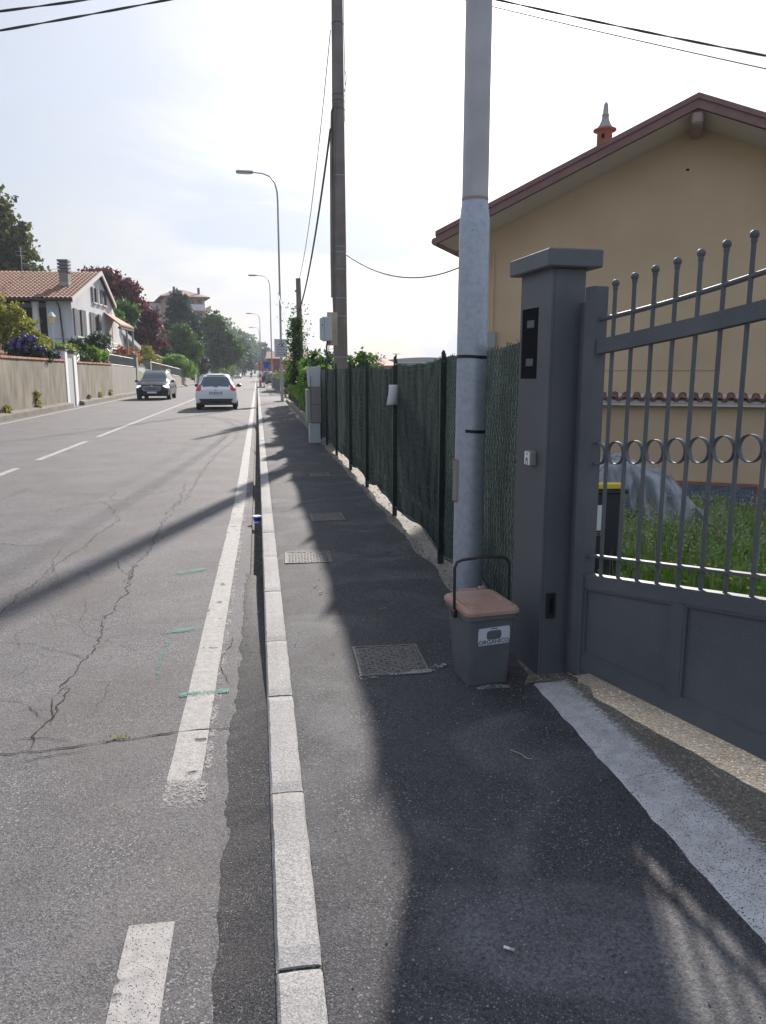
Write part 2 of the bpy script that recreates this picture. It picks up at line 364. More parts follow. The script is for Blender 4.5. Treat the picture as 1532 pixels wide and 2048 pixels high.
# a survey helper: the point a picture pixel shows at distance Y down the road
CZ = Vector((math.sin(YAW) * math.cos(TILT), math.cos(YAW) * math.cos(TILT), -math.sin(TILT))); RX = Vector((math.cos(YAW), -math.sin(YAW), 0)); UP = RX.cross(CZ)
def P(px, py, Y):
    d = CZ * F + RX * (px - 766) + UP * (1024 - py); return Vector((0, 0, EYE)) + d * (Y / d.y)
def text_mesh(txt, size, font=None, ext=.0006, sx=1):
    cu = bpy.data.curves.new('writing', 'FONT'); cu.body = txt; cu.size = size; cu.extrude = ext; cu.align_x = 'CENTER'; cu.align_y = 'CENTER'
    o = bpy.data.objects.new('writing', cu); col.objects.link(o); bpy.context.view_layer.update()
    me = bpy.data.meshes.new_from_object(o.evaluated_get(bpy.context.evaluated_depsgraph_get()))
    bpy.data.objects.remove(o); mb = MB(); mb.add([(v.co.x * sx, v.co.y, v.co.z) for v in me.vertices], [tuple(p.vertices) for p in me.polygons]); return mb

# ================================================================ GROUND
def XL(Y): return float(np.interp(Y, [-20, 24, 52, 84, 140, 250, 700], [-7.6, -7.75, -7.95, -7.45, -7.3, -8, -9]))
def terrain(x, y):
    if x < -8.6:
        d = -8.6 - x
        h = float(np.interp(y, [-30, 20, 50, 62, 66, 90, 110, 130, 200, 500], [1.9, 1.95, 1.95, 1.6, 1.2, .8, .9, 1.5, 1, 1]))
        h += min(d, 3) * .25 + max(0, d - 3) * .10 * float(np.interp(y, [30, 60, 120], [.3, 1, 2.2])) * min(1, 40 / max(d, 40))
        h += (min(max(d - 8, 0), 120) * .05) * float(np.interp(y, [60, 150], [.3, 1]))
        return h
    if x > 1.45:
        d = x - 1.45
        return .06 - min(d, 5.2) * .10 - max(0, d - 12) * .05 * (1 if d < 100 else 100 / d) if y < 400 else .0
    return -.02
g = MB()
xs = sorted(set([-900, -500, -300, -200, -150] + [-120 + 5 * i for i in range(20)] + [-22, -18, -15, -13, -11.6, -10, -9.2, -8.62, -8.58, -8, 0, 1.44, 1.46, 2, 3, 4, 5, 6, 7, 8, 10, 14, 20, 30, 50, 80, 120, 200, 400, 900]))
ys = [-60, -30, -10, 0, 5, 10, 15, 20, 25, 30, 35, 40, 45, 50, 55, 60, 64, 68, 75, 82, 90, 100, 110, 120, 135, 150, 175, 200, 250, 300, 400, 600, 1000, 3000]
vs = [(x, y, terrain(x, y) - (.06 if -8.6 < x < 1.45 else 0)) for y in ys for x in xs]; nx = len(xs)
g.add(vs, [(j * nx + i, j * nx + i + 1, (j + 1) * nx + i + 1, (j + 1) * nx + i) for j in range(len(ys) - 1) for i in range(nx - 1)], True)
struct(g.build('ground', 'meadow'))

def strip(xf0, xf1, ylist, z, mb=None):
    mb = mb or MB()
    zf = z if callable(z) else (lambda y: z)
    vs = []
    for y in ylist: vs += [(xf0(y), y, zf(y)), (xf1(y), y, zf(y))]
    return mb.add(vs, [(2 * i, 2 * i + 1, 2 * i + 3, 2 * i + 2) for i in range(len(ylist) - 1)])
def rng(a, b, s): return [a + (b - a) * i / max(1, round((b - a) / s)) for i in range(max(1, round((b - a) / s)) + 1)]
rnd = random.Random(3)
far_y = [60, 80, 100, 130, 160, 200, 250, 320, 420, 560, 800]
def edge_x(y):   # ragged left edge of the dark patch beside the kerb
    return -.155 + .030 * noise.noise((0, y * 1.1, 3)) + .022 * noise.noise((5, y * 6, 0)) + .012 * noise.noise((9, y * 26, 0)) + .02 * min(1, max(0, (y - 3)))
road = MB()
strip(lambda y: XL(y) - .9, lambda y: edge_x(y) if y < 5.9 else -.10, rng(-8, 6, .025) + rng(6.1, 60, 1) + far_y[1:], 0, road)
struct(road.build('road', 'road'))
p = MB(); zz = lambda y: -.006
def pz(y): return -.006 + .05 * 0
vs = []; yl = rng(-8, 5.9, .025)
for y in yl:
    k = min(1, max(0, (y - 3.3) / 2.2)); kerbz = .066 - .10 * k
    vs += [(edge_x(y) - .01, y, -.004), (edge_x(y) + .012, y, .004 + .003 * noise.noise((1, y * 9, 1))), (edge_x(y) * .5, y, .022 - .035 * k), (.004, y, kerbz)]
n4 = 4
p.add(vs, [(i * 4 + j, i * 4 + j + 1, i * 4 + j + 5, i * 4 + j + 4) for i in range(len(yl) - 1) for j in range(3)], True)
struct(p.build('road_patch', 'road_patch'))
gt = MB(); yl = rng(5.9, 42, .15) + [60, 100, 200]
vs = []
for y in yl:
    vs += [(-.10, y, 0), (-.092, y, -.05), (-.04, y, -.065 + .012 * noise.noise((2, y * 3, 0))), (.004, y, -.06)]
gt.add(vs, [(i * 4 + j, i * 4 + j + 1, i * 4 + j + 5, i * 4 + j + 4) for i in range(len(yl) - 1) for j in range(3)])
struct(gt.build('gutter', 'gutter_dirt'))
# kerb stones, one metre or so each, rough edges
k = MB(); joints = [-8, -7, -6, -5, -4, -3, -2, -1.1, -.2, .75, 1.7, 2.53, 3.37, 4.12] + [4.12 + 1.0 * i for i in range(1, 200)]
for a, b in zip(joints, joints[1:]):
    seg = max(1, int((b - a) / (.06 if a < 8 else .5))); a2 = a + .006; b2 = b - .006; vs = []; zo = rnd.uniform(-.0025, .0025)
    for i in range(seg + 1):
        y = a2 + (b2 - a2) * i / seg; e = .004 * noise.noise((3, y * 14, a)); e2 = .005 * noise.noise((7, y * 16, a))
        en = .006 if i in (0, seg) else 0
        vs += [(.003, y, -.12), (.003 + e * .4, y, .068), (.012 + e, y, .079 + zo - en), (.065, y, .081 + zo - en), (.113 + e2, y, .079 + zo - en), (.122 + e2, y, .068), (.122, y, -.12)]
    fs = [(i * 7 + j, i * 7 + j + 1, (i + 1) * 7 + j + 1, (i + 1) * 7 + j) for i in range(seg) for j in range(6)] + [tuple(range(7)), tuple(range(seg * 7 + 6, seg * 7 - 1, -1))]
    k.add(vs, fs)
struct(k.build('kerb', 'kerb_granite'))
jm = MB(); jm.box(.004, .121, -8, 200, -.1, .070); struct(jm.build('kerb_bedding', 'gutter_dirt'))
sw = MB()
def swr(y): return 1.27 + .012 * noise.noise((4, y * 8, 0)) + .01 * noise.noise((4, y * 30, 0)) if y < 3.35 else 1.33 + .015 * noise.noise((4, y * 5, 0))
ysw = rng(-8, 3.35, .03) + rng(3.4, 20, .12) + rng(21, 41, 1)
vs = []
for y in ysw:
    vs += [(.121 + .003 * noise.noise((8, y * 20, 0)), y, .072), (.16, y, .078 + .002 * noise.noise((1, y * 2, 4))), (.6, y, .080 + .004 * noise.noise((2, y, 4))), (swr(y), y, .08)]
sw.add(vs, [(i * 4 + j, i * 4 + j + 1, i * 4 + j + 5, i * 4 + j + 4) for i in range(len(ysw) - 1) for j in range(3)], True)
strip(lambda y: .121, lambda y: 1.5, [50, 70, 100, 150, 200], .08, sw)
struct(sw.build('pavement', 'pavement'))
dw = MB(); strip(lambda y: .121, lambda y: 1.9, [41, 44, 47, 50], .062, dw); struct(dw.build('driveway', 'road'))
# strip of pale slurry and the brown concrete ramp before the gate
def cover_attr(o, fn):
    me = o.data; a = me.attributes.new('cover', 'FLOAT', 'POINT')
    for i, v in enumerate(me.vertices): a.data[i].value = fn(v.co)
rp = MB(); yy = rng(-8, 3.9, .06); xx = [0, .08, .16, .24, .32, .42, .6, .9, 1.5, 2.2]; vs = []
def rampz(x, y): return .083 + max(0, x - .10) * .10 * (1 if x < .7 else .7 / x) + .004 * noise.noise((x * 9, y * 9, 0)) + .002 * noise.noise((x * 40, y * 40, 2))
xfine = [i * .03 for i in range(0, 24)] + [.8, 1.2, 2.2]
for y in yy:
    for x in xfine: vs.append((swr(y) - .004 + x, y, rampz(x, y) if x > 0 else .072))
nx = len(xfine)
rp.add(vs, [(j * nx + i, j * nx + i + 1, (j + 1) * nx + i + 1, (j + 1) * nx + i) for j in range(len(yy) - 1) for i in range(nx - 1)], True)
struct(rp.build('gate_ramp', 'ramp_concrete'))
sl = MB(); xs2 = [i * .03 for i in range(0, 14)]; vs = []
for y in yy:
    if y > 3.38: continue
    for x in xs2: vs.append((swr(y) - .006 + x, y, (rampz(x, y) if x > 0 else .076) + .003))
ny = len([y for y in yy if y <= 3.38]); nx = len(xs2)
sl.add(vs, [(j * nx + i, j * nx + i + 1, (j + 1) * nx + i + 1, (j + 1) * nx + i) for j in range(ny - 1) for i in range(nx - 1)], True)
o = struct(sl.build('slurry_band', 'slurry'))
cover_attr(o, lambda c: float(np.interp(c.x - 1.27, [0, .012, .07 + .08 * min(1, max(0, (3.3 - c.y) / 2)), .21 + .15 * min(1, max(0, (3.3 - c.y) / 2))], [.58, .80, .74, .28])))
# rough ground along the foot of the fence
de = MB(); yy2 = rng(3.3, 41, .12); vs = []
for y in yy2:
    e = swr(y)
    for x in (-.07, -.02, .03, .10, .2, .4): vs.append((e + x + (.05 * noise.noise((x, y * 1.7, 6)) if x < .03 else 0), y, .074 if x == -.07 else .086 + .005 * noise.noise((x * 20, y * 8, 1)) + .006 * (x > 0)))
de.add(vs, [(j * 6 + i, j * 6 + i + 1, (j + 1) * 6 + i + 1, (j + 1) * 6 + i) for j in range(len(yy2) - 1) for i in range(5)], True)
struct(de.build('verge', 'dirt_edge'))

# painted lines
def line(name, m, x0f, x1f, ylist, cov, z=.0022, nx=6):
    mb = MB(); vs = []
    for y in ylist:
        a, b = x0f(y), x1f(y)
        for i in range(nx): vs.append((a + (b - a) * i / (nx - 1), y, z(y) if callable(z) else z))
    mb.add(vs, [(j * nx + i, j * nx + i + 1, (j + 1) * nx + i + 1, (j + 1) * nx + i) for j in range(len(ylist) - 1) for i in range(nx - 1)])
    o = struct(mb.build(name, m)); cover_attr(o, cov); return o
lx = lambda y: float(np.interp(y, [0, 2, 3, 4.2, 9.5, 29, 60, 200], [-.41, -.405, -.385, -.375, -.315, -.30, -.30, -.30]))
wn = lambda y: .006 * noise.noise((0, y * 2, 9))
def edgecov(c, x0, x1):
    return 1.0 if x0 + .006 < c.x < x1 - .006 else .45
line('edge_line_marking', 'white_paint', lambda y: lx(y) + wn(y), lambda y: lx(y) + .128 + wn(y), rng(-1.2, 2.02, .03), lambda c: .50 + .30 * min(1, (2.02 - c.y) / .06))
line('edge_line_marking', 'white_paint', lambda y: lx(y) + wn(y), lambda y: lx(y) + .13 + wn(y), rng(2.58, 12, .03) + rng(12.3, 80, .5) + [120, 160, 210, 300], lambda c: float(np.interp(c.y, [2.58, 2.62, 2.80, 2.84, 3.0], [.30, .44, .48, .62, .85])))
line('old_line_marking', 'old_paint', lambda y: lx(y) + .132 + wn(y), lambda y: lx(y) + .162 + wn(y), rng(2.65, 14, .05), lambda c: .9, z=.0018)
cxl = lambda y: float(np.interp(y, [0, 12.5, 18.7, 45, 200], [-3.96, -3.95, -3.90, -3.72, -3.7]))
cm = []
line('centre_line_marking', 'white_paint', lambda y: cxl(y) - .06, lambda y: cxl(y) + .06, rng(9.9, 13.3, .1), lambda c: .95)
line('centre_line_marking', 'white_paint', lambda y: cxl(y) - .06, lambda y: cxl(y) + .06, rng(14.5, 18.4, .1), lambda c: .95)
line('centre_line_marking', 'white_paint', lambda y: cxl(y) - .06, lambda y: cxl(y) + .06, rng(19.6, 60, .4) + [80, 120, 200, 300], lambda c: .95)
line('side_line_marking', 'white_paint', lambda y: XL(y) - .06, lambda y: XL(y) + .07, rng(10, 60, .5) + far_y[1:7], lambda c: .95)
# teal spray marks by surveyors
def blob(name, m, pts, w, z=.0048, cov=.8):
    mb = MB(); vs = []
    pts = [Vector((p[0], p[1])) for p in pts]
    dens = []
    for a, b in zip(pts, pts[1:]):
        for i in range(8): dens.append(a.lerp(b, i / 8))
    dens.append(pts[-1])
    for i, q in enumerate(dens):
        d = (dens[min(i + 1, len(dens) - 1)] - dens[max(i - 1, 0)]).normalized(); nrm = Vector((-d.y, d.x))
        for s_ in (-1, -.5, 0, .5, 1): vs.append((q.x + nrm.x * w * s_ / 2, q.y + nrm.y * w * s_ / 2, z))
    mb.add(vs, [(j * 5 + i, j * 5 + i + 1, (j + 1) * 5 + i + 1, (j + 1) * 5 + i) for j in range(len(dens) - 1) for i in range(4)])
    o = struct(mb.build(name, m)); n = len(dens)
    me = o.data; a = me.attributes.new('cover', 'FLOAT', 'POINT')
    for i in range(len(me.vertices)):
        e = abs(i % 5 - 2) / 2; t = (i // 5) / (n - 1); a.data[i].value = cov - .35 * e * e - .3 * max(0, abs(t - .5) * 2 - .7)
    return o
blob('spray_mark', 'teal_paint', [(-.42, 3.62), (-.18, 3.64)], .05, cov=1.05)
blob('spray_mark', 'teal_paint', [(-.62, 4.58), (-.38, 4.62)], .10, cov=.63)
blob('spray_mark', 'teal_paint', [(-.55, 4.55), (-.57, 4.1), (-.54, 3.8)], .08, cov=.50)
blob('spray_mark', 'teal_paint', [(-.70, 5.95), (-.45, 6.1)], .16, cov=.58)

# cracks in the road, run of polylines with jitter
def crack(pts, w0, seedv, z=.0038, jit=.03, step=.03):
    rr = random.Random(seedv); dens = []; pts = [Vector((p[0], p[1])) for p in pts]
    for a, b in zip(pts, pts[1:]):
        L_ = (b - a).length; n = max(1, int(L_ / step)); nr = Vector((-(b - a).y, (b - a).x)).normalized()
        for i in range(n):
            t = i / n; q = a.lerp(b, t); s_ = (q.x + q.y)
            q = q + nr * (jit * noise.noise((s_ * 5, seedv, 0)) + jit * .5 * noise.noise((s_ * 17, seedv, 3)) + rr.uniform(-1, 1) * jit * .14); dens.append(q)
    dens.append(pts[-1]); mb = MB(); vs = []
    for i, q in enumerate(dens):
        d = (dens[min(i + 1, len(dens) - 1)] - dens[max(i - 1, 0)]).normalized(); nr = Vector((-d.y, d.x))
        w = .8 * w0 * max(.18, .70 + 1.0 * noise.noise((i * .35, seedv, 7)) + rr.uniform(-.2, .2)) * min(1, .3 + i / 4, .3 + (len(dens) - 1 - i) / 4)
        vs += [(q.x + nr.x * w / 2, q.y + nr.y * w / 2, z), (q.x - nr.x * w / 2, q.y - nr.y * w / 2, z)]
    return vs, [(2 * i, 2 * i + 1, 2 * i + 3, 2 * i + 2) for i in range(len(dens) - 1)]
ck = MB()
def G(px, py, z=0.0):
    d = CZ * F + RX * (px - 766) + UP * (1024 - py); t = (z - EYE) / d.z; return Vector((0, 0, EYE)) + d * t
def gp(*l): return [tuple(G(*q)[:2]) for q in l]
cracks = [(gp((-120, 1516), (0, 1510), (110, 1500), (180, 1490), (260, 1478), (350, 1465), (470, 1455)), .011, 1, .025),
          (gp((0, 1530), (60, 1522), (120, 1508), (180, 1500)), .006, 2, .03),
          (gp((0, 1478), (30, 1480), (95, 1478), (150, 1488)), .005, 22, .03),
          (gp((395, 960), (370, 1000), (345, 1015), (318, 1060), (300, 1100), (270, 1130), (262, 1160), (238, 1205), (205, 1245), (200, 1280), (170, 1320), (135, 1370), (125, 1400), (95, 1440), (60, 1500)), .009, 3, .06),
          (gp((345, 1015), (360, 1000), (372, 965)), .008, 31, .05), (gp((270, 1130), (258, 1150), (250, 1165)), .008, 32, .05),
          (gp((0, 1285), (60, 1290), (120, 1305), (170, 1320)), .005, 4, .05), (gp((135, 1370), (105, 1400), (100, 1450)), .007, 41, .05),
          (gp((230, 985), (215, 1010), (240, 1040), (200, 1065), (160, 1100), (110, 1130), (100, 1150)), .008, 5, .07),
          (gp((120, 1100), (90, 1150), (40, 1190), (0, 1230)), .006, 6, .05), (gp((150, 1122), (230, 1120), (262, 1160)), .006, 61, .04),
          (gp((480, 850), (470, 880), (430, 910), (400, 950), (395, 960)), .012, 7, .10), (gp((0, 1000), (40, 985), (60, 975)), .01, 8, .05),
          (gp((0, 1400), (40, 1405), (90, 1440)), .006, 9, .04), (gp((30, 865), (60, 860), (95, 858)), .03, 10, .1), (gp((0, 910), (80, 909)), .02, 11, .05),
          (gp((480, 1000), (400, 1040), (300, 1090)), .004, 12, .05), (gp((470, 1258), (510, 1252)), .007, 13, .015), (gp((460, 1375), (440, 1330), (470, 1268)), .006, 14, .02)]
for pts, w_, sd_, jt in cracks:
    v_, f_ = crack(pts, w_, sd_, jit=jt); ck.add(v_, f_)
# lane wide fine crazing farther on
rr = random.Random(11)
for i in range(30):
    x0 = rr.uniform(-7, -.6); y0 = 6 + rr.random() ** 1.5 * 34; a = rr.uniform(0, 6.3); pts = [(x0, y0)]
    for j in range(rr.randint(2, 4)): a += rr.uniform(-.8, .8); pts.append((pts[-1][0] + math.cos(a) * rr.uniform(.2, .7), pts[-1][1] + math.sin(a) * rr.uniform(.3, 1.2)))
    v_, f_ = crack(pts, .006 + y0 * .0004, 100 + i, jit=.07); ck.add(v_, f_)
# short fine cracks added in the near lane
for i in range(40):
    x0 = rr.uniform(-3.6, -.7); y0 = rr.uniform(3.2, 8.5); a = rr.uniform(0, 6.3); pts = [(x0, y0)]
    for j in range(rr.randint(2, 5)): a += rr.uniform(-1.1, 1.1); pts.append((pts[-1][0] + math.cos(a) * rr.uniform(.08, .28), pts[-1][1] + math.sin(a) * rr.uniform(.08, .35)))
    v_, f_ = crack(pts, .0028, 300 + i, jit=.03, step=.02); ck.add(v_, f_)
v_, f_ = crack([(1.262, 2.37), (1.36, 2.40), (1.45, 2.41)], .005, 77, z=.101, jit=.008); ck.add(v_, f_)
struct(ck.build('road_cracks', 'crack'))
# transverse saw cuts across the far carriageway
tc = MB()
for yv, x0, x1 in [(8.2, -8, -2.2), (14.6, -8, -5.6), (26, -3.6, -.4), (31, -3.2, 0), (36, -3.6, -.3), (44, -3.3, -.2), (52, -3.6, 0)]:
    v_, f_ = crack([(x0, yv), (x1, yv + .15)], .02 if yv > 20 else .006, int(yv * 7), jit=.03, step=.1); tc.add(v_, f_)
struct(tc.build('road_cuts', 'crack'))

# dust line beside the near manhole cover
blob('dust_streak', 'dust_line', [(.45, 3.50), (.60, 3.53), (.82, 3.54), (.90, 3.62)], .05, z=.0855, cov=.86)
blob('dust_streak', 'dust_line', [(.98, 3.28), (1.06, 3.30), (1.14, 3.28)], .05, z=.0855, cov=.7)

# ================================================================ RIGHT SIDE, NEAR
# manhole covers
def manhole(x0, x1, y0, y1, label, z=.084, rz=0, m='iron_cover', group='cast manhole covers in the pavement'):
    cx_, cy_ = (x0 + x1) / 2, (y0 + y1) / 2; t = thing('manhole_cover', label, 'manhole cover', (cx_, cy_, z - .004), rz, group)
    hx, hy = (x1 - x0) / 2, (y1 - y0) / 2
    f = MB(); fw_ = .014
    f.box(-hx, hx, -hy, -hy + fw_, -.01, .005); f.box(-hx, hx, hy - fw_, hy, -.01, .005); f.box(-hx, -hx + fw_, -hy + fw_, hy - fw_, -.01, .005); f.box(hx - fw_, hx, -hy + fw_, hy - fw_, -.01, .005)
    f.build('frame', m, t)
    c = MB(); c.box(-hx + fw_ + .003, hx - fw_ - .003, -hy + fw_ + .003, hy - fw_ - .003, -.012, .0015)
    n = 13; sx = (2 * hx - .05) / n; sy = (2 * hy - .05) / n
    for i in range(n):
        for j in range(n):
            px_, py_ = -hx + .025 + sx * (i + .5), -hy + .025 + sy * (j + .5)
            if (i + j) % 2: c.box(px_ - sx * .42, px_ + sx * .42, py_ - sy * .16, py_ + sy * .16, .0015, .0052)
            else: c.box(px_ - sx * .16, px_ + sx * .16, py_ - sy * .42, py_ + sy * .42, .0015, .0052)
    c.build('lid', m, t); return t
manhole(.462, .815, 3.52, 3.93, 'dark cast iron cover with raised pattern, nearest the organic bin', rz=R(-1.5))
manhole(.18, .55, 5.85, 6.23, 'sunlit dusty iron cover touching the kerb, halfway along the fence', rz=R(-2))
manhole(.50, .84, 7.55, 7.98, 'small shaded dusty cover in the middle of the pavement', rz=R(1))
manhole(.72, 1.0, 10.9, 11.3, 'farthest little cover, in the shade by the dark net fence')

# organic waste bin ------------------------------------------------
bx = thing('organic_bin', 'grey kitchen waste bin with dusty brown lid and ORGANICO sticker against the metal pole', 'bin', (1.052, 3.335, .082), R(7))
def taper(w0, d0, w1, d1, z0, z1, y_off0=0, y_off1=0, rad=.02, n=3, cap=(1, 1), bottom_y=True):
    """rounded rectangle loft; front edge at y=0"""
    def ring(w, d, z, yo):
        pts = []; hw = w / 2
        for cxx, cyy, a0 in ((hw - rad, rad, -90), (hw - rad, d - rad, 0), (-hw + rad, d - rad, 90), (-hw + rad, rad, 180)):
            for i in range(n + 1):
                a = R(a0 + 90 * i / n); pts.append((cxx + rad * math.cos(a), yo + cyy + rad * math.sin(a), z))
        return pts
    a, b = ring(w0, d0, z0, y_off0), ring(w1, d1, z1, y_off1); k = len(a); m = MB()
    m.add(a + b, [(i, (i + 1) % k, (i + 1) % k + k, i + k) for i in range(k)])
    if cap[0]: m.add(a, [tuple(range(k))[::-1]])
    if cap[1]: m.add(b, [tuple(range(k))])
    return m
bd = taper(.205, .20, .238, .285, 0, .335, .0, -.030)
bd2 = taper(.262, .31, .262, .31, .335, .357, -.043, -.043, rad=.024)
bd.add(bd2.v, bd2.f); bevel(bd.build('body', 'bin_grey', bx), .003)
ld = taper(.274, .325, .274, .325, .357, .372, -.05, -.05, rad=.028, cap=(1, 0))
l2 = taper(.274, .325, .258, .309, .372, .384, -.05, -.042, rad=.028, cap=(0, 0))
l3 = taper(.258, .309, .232, .275, .384, .386, -.042, -.022, rad=.028, cap=(0, 0))
l4 = taper(.232, .275, .226, .267, .386, .394, -.022, -.018, rad=.028, cap=(0, 1))
for q in (l2, l3, l4): ld.add(q.v, q.f)
for sgn in (-1, 1):   # curved ridges pressed into the lid
    ld.tube([(sgn * (.045 + .045 * math.cos(R(a))), .11 + .105 * math.sin(R(a)), .394) for a in range(-62, 63, 12)], .0042, 6)
ld.box(-.05, .05, .268, .288, .362, .395, b=.004); ld.box(.06, .085, .27, .295, .365, .40, b=.004)
bevel(ld.build('lid', 'bin_lid', bx), .003)
hd = MB(); pv = []
for sgn, pts in ((0, [(-.139, -.005, .33), (-.139, .03, .40), (-.139, .10, .555), (-.128, .115, .583), (-.10, .122, .593), (0, .128, .60), (.10, .122, .593), (.128, .115, .583), (.139, .10, .555), (.139, .03, .40), (.139, -.005, .33)]),):
    hd.tube([(x * 1.02, .10 + (z - .33) * .02, z) for x, y, z in pts], .0078, 8)
hd.box(-.152, -.133, .08, .12, .315, .355, b=.004); hd.box(.133, .152, .08, .12, .315, .355, b=.004)
hd.build('handle', 'black_plastic', bx)
# sticker: a card with a window, word below, tilted as glued
def front_M(xc, zc, rot=0):   # the front face leans: y from 0 at z=0 to -.03 at z=.335
    lean = math.atan2(.030, .335)
    return Matrix.Translation((xc, -zc * .030 / .335 - .0012, zc)) @ Matrix.Rotation(R(90) + lean, 4, 'X') @ Matrix.Rotation(rot, 4, 'Z')
M_ = front_M(.012, .248, R(2)) @ Matrix.Scale(1.32, 4); st = MB()
W_, H_ = .061, .0335
hole = [(.0 + .0285 * abs(math.cos(a)) ** .45 * (1 if math.cos(a) > 0 else -1) * 1.0, .004 + .0175 * abs(math.sin(a)) ** .45 * (1 if math.sin(a) > 0 else -1)) for a in [2 * math.pi * i / 24 + .001 for i in range(24)]]
outer = []
for a in [2 * math.pi * i / 24 + .001 for i in range(24)]:
    c_, s_ = math.cos(a), math.sin(a); q = min(W_ / abs(c_) if abs(c_) > 1e-6 else 9, H_ / abs(s_) if abs(s_) > 1e-6 else 9); outer.append((c_ * q, s_ * q))
for i in (3, 9, 15, 21): pass
vs = [M_ @ Vector((x, y, .0006)) for x, y in hole] + [M_ @ Vector((x, y, .0006)) for x, y in outer]
st.add(vs, [(i, (i + 1) % 24, (i + 1) % 24 + 24, i + 24) for i in range(24)])
so = st.build('sticker', 'sticker', bx)
tm = text_mesh('ORGANICO', .0225, sx=.96); tm.v = [M_ @ Vector((x, y - .0225, z + .0012)) for x, y, z in tm.v]; tm.build('lettering', 'ink', so)
tm = MB()
tm.add([M_ @ Vector(q) for q in [(-.014, .0262, .0012), (-.010, .0275, .0012), (-.006, .0262, .0012), (0, .0272, .0012), (.006, .0262, .0012), (.013, .027, .0012), (.014, .0305, .0012), (.006, .0295, .0012), (0, .031, .0012), (-.007, .030, .0012), (-.013, .031, .0012)]], [tuple(range(11))])
tm.build('emblem', 'blue_ink', so)

# street lamps ------------------------------------------------------
def lamp(name, label, X, Y, z0, big=False, lean=0, h=10.4, group='tall curved street lamps along the kerb'):
    t = thing(name, label, 'street lamp', (X, Y, z0), 0, group)
    pl = MB(); n = 28 if big else 10
    if big:
        pl.lathe([(.088, -.02), (.087, .5), (.085, 1.4), (.083, 2.24), (.0825, 2.27), (.080, 2.30), (.073, 2.36), (.0715, 2.38)], n=n)
        pl.build('pole', 'galvanised', t); pl = MB(); pl.lathe([(.0705, 2.37), (.069, 4), (.055, 7.6), (.045, h - 1.2)], n=n)
        o_ = pl.build('upper_pole', 'galv_upper', t)
        sm_ = MB(); sm_.lathe([(.0722, 2.385), (.0722, 2.40)], n=n); sm_.build('weld_ring', 'beam', t)
    else:
        pl.lathe([(.075, -.02), (.07, 2.3), (.055, 2.4), (.05, 6), (.04, h - 1.2)], n=n); pl.build('pole', 'lamp_metal', t)
    am = MB(); am.tube([(0, 0, h - 1.25), (-.02, 0, h - .8), (-.12, 0, h - .4), (-.35, 0, h - .12), (-.7, 0, h), (-1.2, 0, h + .04)], [.04, .04, .038, .035, .03, .03], 8)
    am.build('arm', 'lamp_metal', t)
    hd_ = MB(); hd_.box(-1.95, -1.15, -.14, .14, h - .02, h + .09, b=.03); hd_.build('lamp_head', 'lamp_metal', t)
    ds = MB(); ds.box(-1.85, -1.3, -.10, .10, h - .045, h - .02); ds.build('diffuser', 'sign_white', t)
    return t
l0 = lamp('street_lamp', 'nearest galvanised lamp pole with black tape bands, behind the organic bin', 1.195, 4.25, .08, big=True)
for z, a0, a1 in ((1.555, -20, 380), (1.143, 235, 330)):
    tp = MB(); r_ = .0865; vs = []; aa = [a0 + (a1 - a0) * i / 24 for i in range(25)]
    for a in aa:
        zz_ = z + .003 * math.sin(R(a) * 2)
        for dr, dz in ((r_, -.009), (r_ + .0008, .009)): vs.append((dr * math.cos(R(a)), dr * math.sin(R(a)), zz_ + dz))
    tp.add(vs, [(2 * i, 2 * i + 2, 2 * i + 3, 2 * i + 1) for i in range(24)]); tp.build('tape_band', 'black_tape', l0)
ip = MB(); ip.box(-.032, .032, -.012, .014, -.13, .13, b=.012)
io = ip.build('inspection_cover', 'cabinet_grey', l0); io.location = (-.082, -.012, .86); io.rotation_euler = (0, 0, R(-76))
for z in (-.12, .12): q = MB(); q.tube([(0, 0, z), (0, -.022, z)], .005, 6); q.build('screw', 'rust', io)
lamp('street_lamp', 'tallest looking distant lamp, with the grey notice board on its pole', .98 + .25, 39.6, .08, h=10.9)
lamp('street_lamp', 'second lamp beyond the grey notice board, beside the metal railing', 1.40, 74, .0, h=10.3)
lamp('street_lamp', 'third lamp beyond the notice board, rising by the orange column', .62, 118, 0, h=10.1)
lamp('street_lamp', 'fourth lamp beyond the notice board, just left of the third', .65, 152, 0, h=10)
lamp('street_lamp', 'fifth lamp beyond the notice board, over the far trees', .5, 192, 0, h=10)
lamp('street_lamp', 'farthest and smallest lamp head over the end of the road', .3, 240, 0, h=10)

# gate pillar -----------------------------------------------------
gp_ = thing('gate_pillar', 'square dark grey metal gate pillar with overhanging cap and dark slot', 'pillar', (1.315, 3.38, .08), R(4))
PW, PD, PH = .165, .345, 1.93
m_ = MB()
# faces with a real recess on the left side (x=0 plane): build as a frame round the slot
sy0, sy1, sz0, sz1 = .145, .345 - .0, 1.44, 1.77
sy0, sy1 = .135, .325
def quad(m, a, b, c, d): m.add([a, b, c, d], [(0, 1, 2, 3)])
m_.box(.012, PW, 0, PD, 0, PH, b=.004)
m_.box(0, .012, 0, sy0, 0, PH); m_.box(0, .012, sy1, PD, 0, PH); m_.box(0, .012, sy0, sy1, 0, sz0); m_.box(0, .012, sy0, sy1, sz1, PH)
m_.build('shaft', 'gate_pillar', gp_)
q = MB(); q.box(.004, .013, sy0 + .001, sy1 - .001, sz0 + .001, sz1 - .001); qo = q.build('slot', 'dark_hole', gp_)
q = MB()
for z in (sz0 + .06, sz0 + .24): q.box(.0, .0045, sy0 + .05, sy0 + .13, z, z + .035, b=.001)
q.build('latch_plate', 'gate_pillar', qo)
c_ = MB(); c_.box(-.045, PW + .055, -.05, PD + .05, PH, PH + .078, b=.006); c_.build('cap', 'gate_pillar', gp_)
